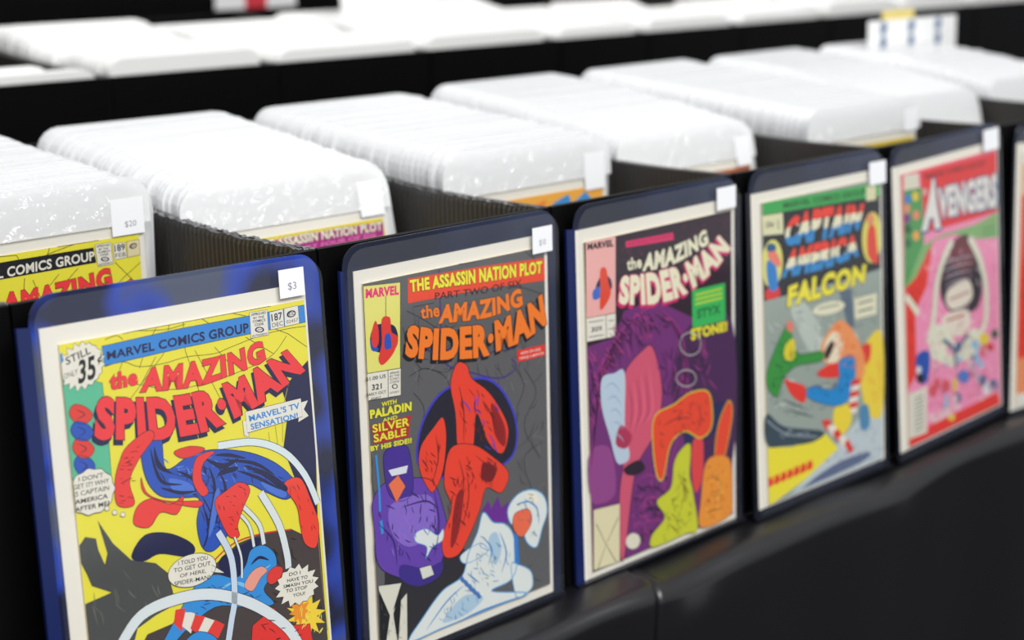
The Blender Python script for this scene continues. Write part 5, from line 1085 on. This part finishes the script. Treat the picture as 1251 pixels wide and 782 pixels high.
for i in range(6):
    O, U, V, w, h = FR[i]; wm = w*W; hm = h*W; mw = frame_matrix(i); u0, u1, v0, v1 = LIM[i]
    foot = (ZT+.008-O[2])/V[2]*1.0*W            # distance down the plane to the table
    c = link('comic_book', None, mw=mw); tag(c, NAME[i], 'comic', 'comics on show at the box fronts')
    v, f = slab([(0, -hm), (wm, -hm), (wm, 0), (0, 0)], .0014, .0022); link('backing_board', mesh('backing_board', v, f), M['board'], c)
    v, f = slab([(u0*wm, -v1*wm), (u1*wm, -v1*wm), (u1*wm, -v0*wm), (u0*wm, -v0*wm)], 0, .0013); pg = link('pages', mesh('pages', v, f), M['page'], c)
    draw(i, wm).build('printed_cover', c)
    s = link('plastic_sleeve', None, mw=mw); tag(s, SLV[i], 'sleeve', 'rigid sleeves on show')
    a, b, a2, b2 = SLEEVE[i]
    low = -foot
    bot = -min(foot, (h/w+.07)*wm)
    top = .097*wm
    v, f = slab([(x, z) for x, z in rounded(a2*wm, b2*wm, low, top, .085*wm, 8)], .0026, .0034)
    link('back_sheet', mesh('back_sheet', v, f), M['blue'] if i == 0 else M['navy'], s)
    v, f = slab([(x, z) for x, z in rounded((a2+.004)*wm, (b2-.004)*wm, low+.001, top-.002, .085*wm, 8)], -.0016, -.0013)
    link('front_sheet', mesh('front_sheet', v, f), M['film'], s)
    for e, (p, r) in enumerate(((a, a2-.002), (b2+.002, b))):
        if r-p > .008:
            v, f = slab([(p*wm, low), (r*wm, low), (r*wm, .008*wm), (p*wm, .012*wm)], .0004, .003)
            link('side_seam', mesh('side_seam', v, f), M['seam'] if (i, e) in ((0, 0), (0, 1), (1, 0), (2, 0)) else M['darkseam'], s)
    v, f = slab([(a*wm, low-.0004), (b*wm, low-.0004), (b*wm, low+.0025), (a*wm, low+.0025)], -.002, .0042); link('bottom_lip', mesh('bottom_lip', v, f), M['darkseam'], s)
    # raised rim line round the rounded top
    o = rounded(a2*wm, b2*wm, -.4*wm, top, .085*wm, 8)
    pr = Print(); pr.w = wm
    if i != 5:
        q = {0: (.879, .985, -.058, .036), 1: (.9, 1.012, -.036, .07), 2: (.862, .99, -.058, .039), 3: (.877, 1.012, -.04, .068), 4: (.832, .985, -.072, .04)}[i]
        v, f = slab([(q[0]*wm, -q[3]*wm), (q[1]*wm, -q[3]*wm), (q[1]*wm, -q[2]*wm), (q[0]*wm, -q[2]*wm)], -.0019, -.0017)
        st = link('price_sticker', mesh('price_sticker', v, f), M['sticker'], s)
        if PRICE[i]:
            P_ = Print(); P_.w = wm; cx = (q[0]+q[1])/2; cy = (q[2]+q[3])/2+.012
            text(P_, 2000/60, (150, 152, 160), PRICE[i], [((cx-.018)*wm, -(cy-.014)*wm), ((cx+.018)*wm, -(cy-.014)*wm)], [((cx-.018)*wm, -(cy+.014)*wm), ((cx+.018)*wm, -(cy+.014)*wm)], 0, None, 0, None, None)
            P_.build('printed_price', st)

# ------------------------------------------------------------------ front comics of the packs, whose covers show
FN = {6: 'bagged yellow issue 189 comic standing foremost inside the leftmost box', 7: 'bagged yellow comic with magenta banner foremost in the second box', 8: 'bagged orange comic with blue print foremost in the third box',
      9: 'bagged brown comic foremost in the fourth box, barely showing', 10: 'bagged comic with narrow yellow top foremost in the fifth box'}
for i in range(6, 11):
    O, U, V, w, h = FR[i]; wm = w*W; hm = h*W; mw = frame_matrix(i); fl = FLAP*W
    c = link('comic_book', None, mw=mw); tag(c, FN[i], 'comic', 'foremost bagged comics inside the boxes')
    v, f = slab([(0, -hm), (wm, -hm), (wm, 0), (0, 0)], .0009, .0016); link('backing_board', mesh('backing_board', v, f), M['board'], c)
    v, f = slab([(.04*wm, -1.45*wm), (.975*wm, -1.45*wm), (.975*wm, -.055*wm), (.04*wm, -.055*wm)], 0, .0008); link('pages', mesh('pages', v, f), M['page'], c)
    draw(i, wm).build('printed_cover', c)
    v, f = slab([(x, z) for x, z in rounded(-.022*wm, 1.03*wm, -.01*wm, fl, .1*wm, 6)], -.0012, -.0009)
    # flap of the bag, milky with crinkles, above the board; the clear face below it
    link('bag_flap', mesh('bag_flap', v, f), M['bag'], c)
    v, f = slab([(-.022*wm, -hm), (1.03*wm, -hm), (1.03*wm, -.012*wm), (-.022*wm, -.012*wm)], -.0012, -.0009)
    link('bag_face', mesh('bag_face', v, f), M['film'], c)
    q = {6: (.86, 1.0, -.09, .05), 7: (.86, .99, -.11, .04), 8: (.85, .985, -.1, .07), 9: (.87, .99, -.1, .05), 10: (.87, .99, -.1, .02)}[i]
    v, f = slab([(q[0]*wm, -q[3]*wm), (q[1]*wm, -q[3]*wm), (q[1]*wm, -q[2]*wm), (q[0]*wm, -q[2]*wm)], -.0015, -.0013)
    st = link('price_sticker', mesh('price_sticker', v, f), M['sticker'], c)
    if i == 6:
        P_ = Print(); P_.w = wm; cx = .94; cy = .01
        text(P_, 1600/60, (150, 152, 160), '$20', [((cx-.025)*wm, -(cy-.013)*wm), ((cx+.025)*wm, -(cy-.013)*wm)], [((cx-.025)*wm, -(cy+.013)*wm), ((cx+.025)*wm, -(cy+.013)*wm)], 0, None, 0, None, None)
        P_.build('printed_price', st)

# ------------------------------------------------------------------ cards standing among the boxes
def card(name, x0, x1, y, z0, z1, lean, rz, label, cat):
    t = link(name, None); t.location = (x0*W, y*W, Z(z0)); t.rotation_euler = (-lean, 0, rz); tag(t, label, cat)
    w, hh = (x1-x0)*W, (z1-z0)*W
    v, f = slab([(0, 0), (w, 0), (w, hh), (0, hh)], 0, .0012); link('card', mesh('card', v, f), M['card'], t)
    return t, w, hh
t, w, hh = card('price_card', 6.24, 7.16, 1.62, -.3, .235, .1, -.02, 'small white card with two rows of grey-blue marks, standing in the front row', 'sign')
for r in range(2):
    for c_ in range(3):
        v, f = [], []; x = w*(.16+.31*c_); z = hh*(.92-.165*r)
        v, f = slab([(x-.007, z-.008), (x+.004, z-.009), (x+.008, z+.002), (x+.003, z+.008), (x-.005, z+.006)], -.0004, 0)
        link('printed_mark', mesh('printed_mark', v, f), M['inkb'], t)
v, f = slab([(w*.15, hh*1.0), (w*.5, hh*1.0), (w*.5, hh*1.1), (w*.15, hh*1.1)], 0, .0011); link('yellow_tab', mesh('yellow_tab', v, f), M['yel'], t)
card('divider_card', 4.41, 5.36, 4.22, -.6, .75, .12, 0, 'large plain white card standing up from the back row stock', 'card')
# third row beyond: another run of black boxes and a small card on their front
v, f = [], []; box(v, f, .4, 12.1, 6.2, 10.3, ZT-3.2, ZT); v = [(x*W, y*W, Z(z)) for x, y, z in v]
tag(link('tablecloth', mesh('tablecloth', v, f), M['cloth']), 'dark tablecloth of the farthest table behind the back row', 'tablecloth')
for i in range(9):
    x0 = 1.2+i*1.03
    make_box(i, x0, x0+1.01, 6.55, 8.5, .02, ['farthest row box, first from the left edge', 'farthest row box, second from the left edge', 'farthest row box, third from the left edge', 'farthest row box with the red and white card on it', 'farthest row box right of the red and white card',
             'farthest row box, sixth along, hidden behind stock', 'farthest row box, seventh along, hidden behind stock', 'farthest row box, eighth along, hidden behind stock', 'farthest row box, ninth along, hidden behind stock'][i], 'black boxes in the farthest row', sag=.01)
t, w, hh = card('label_card', 4.98, 5.72, 6.55, -.175, .05, 0, 0, 'white card with a red centre on the farthest box front', 'sign')
v, f = slab([(w*.36, 0), (w*.63, 0), (w*.63, hh), (w*.36, hh)], -.0004, 0); link('red_panel', mesh('red_panel', v, f), M['red'], t)
for o in (bagproto, bagchild): bpy.data.objects.remove(o)
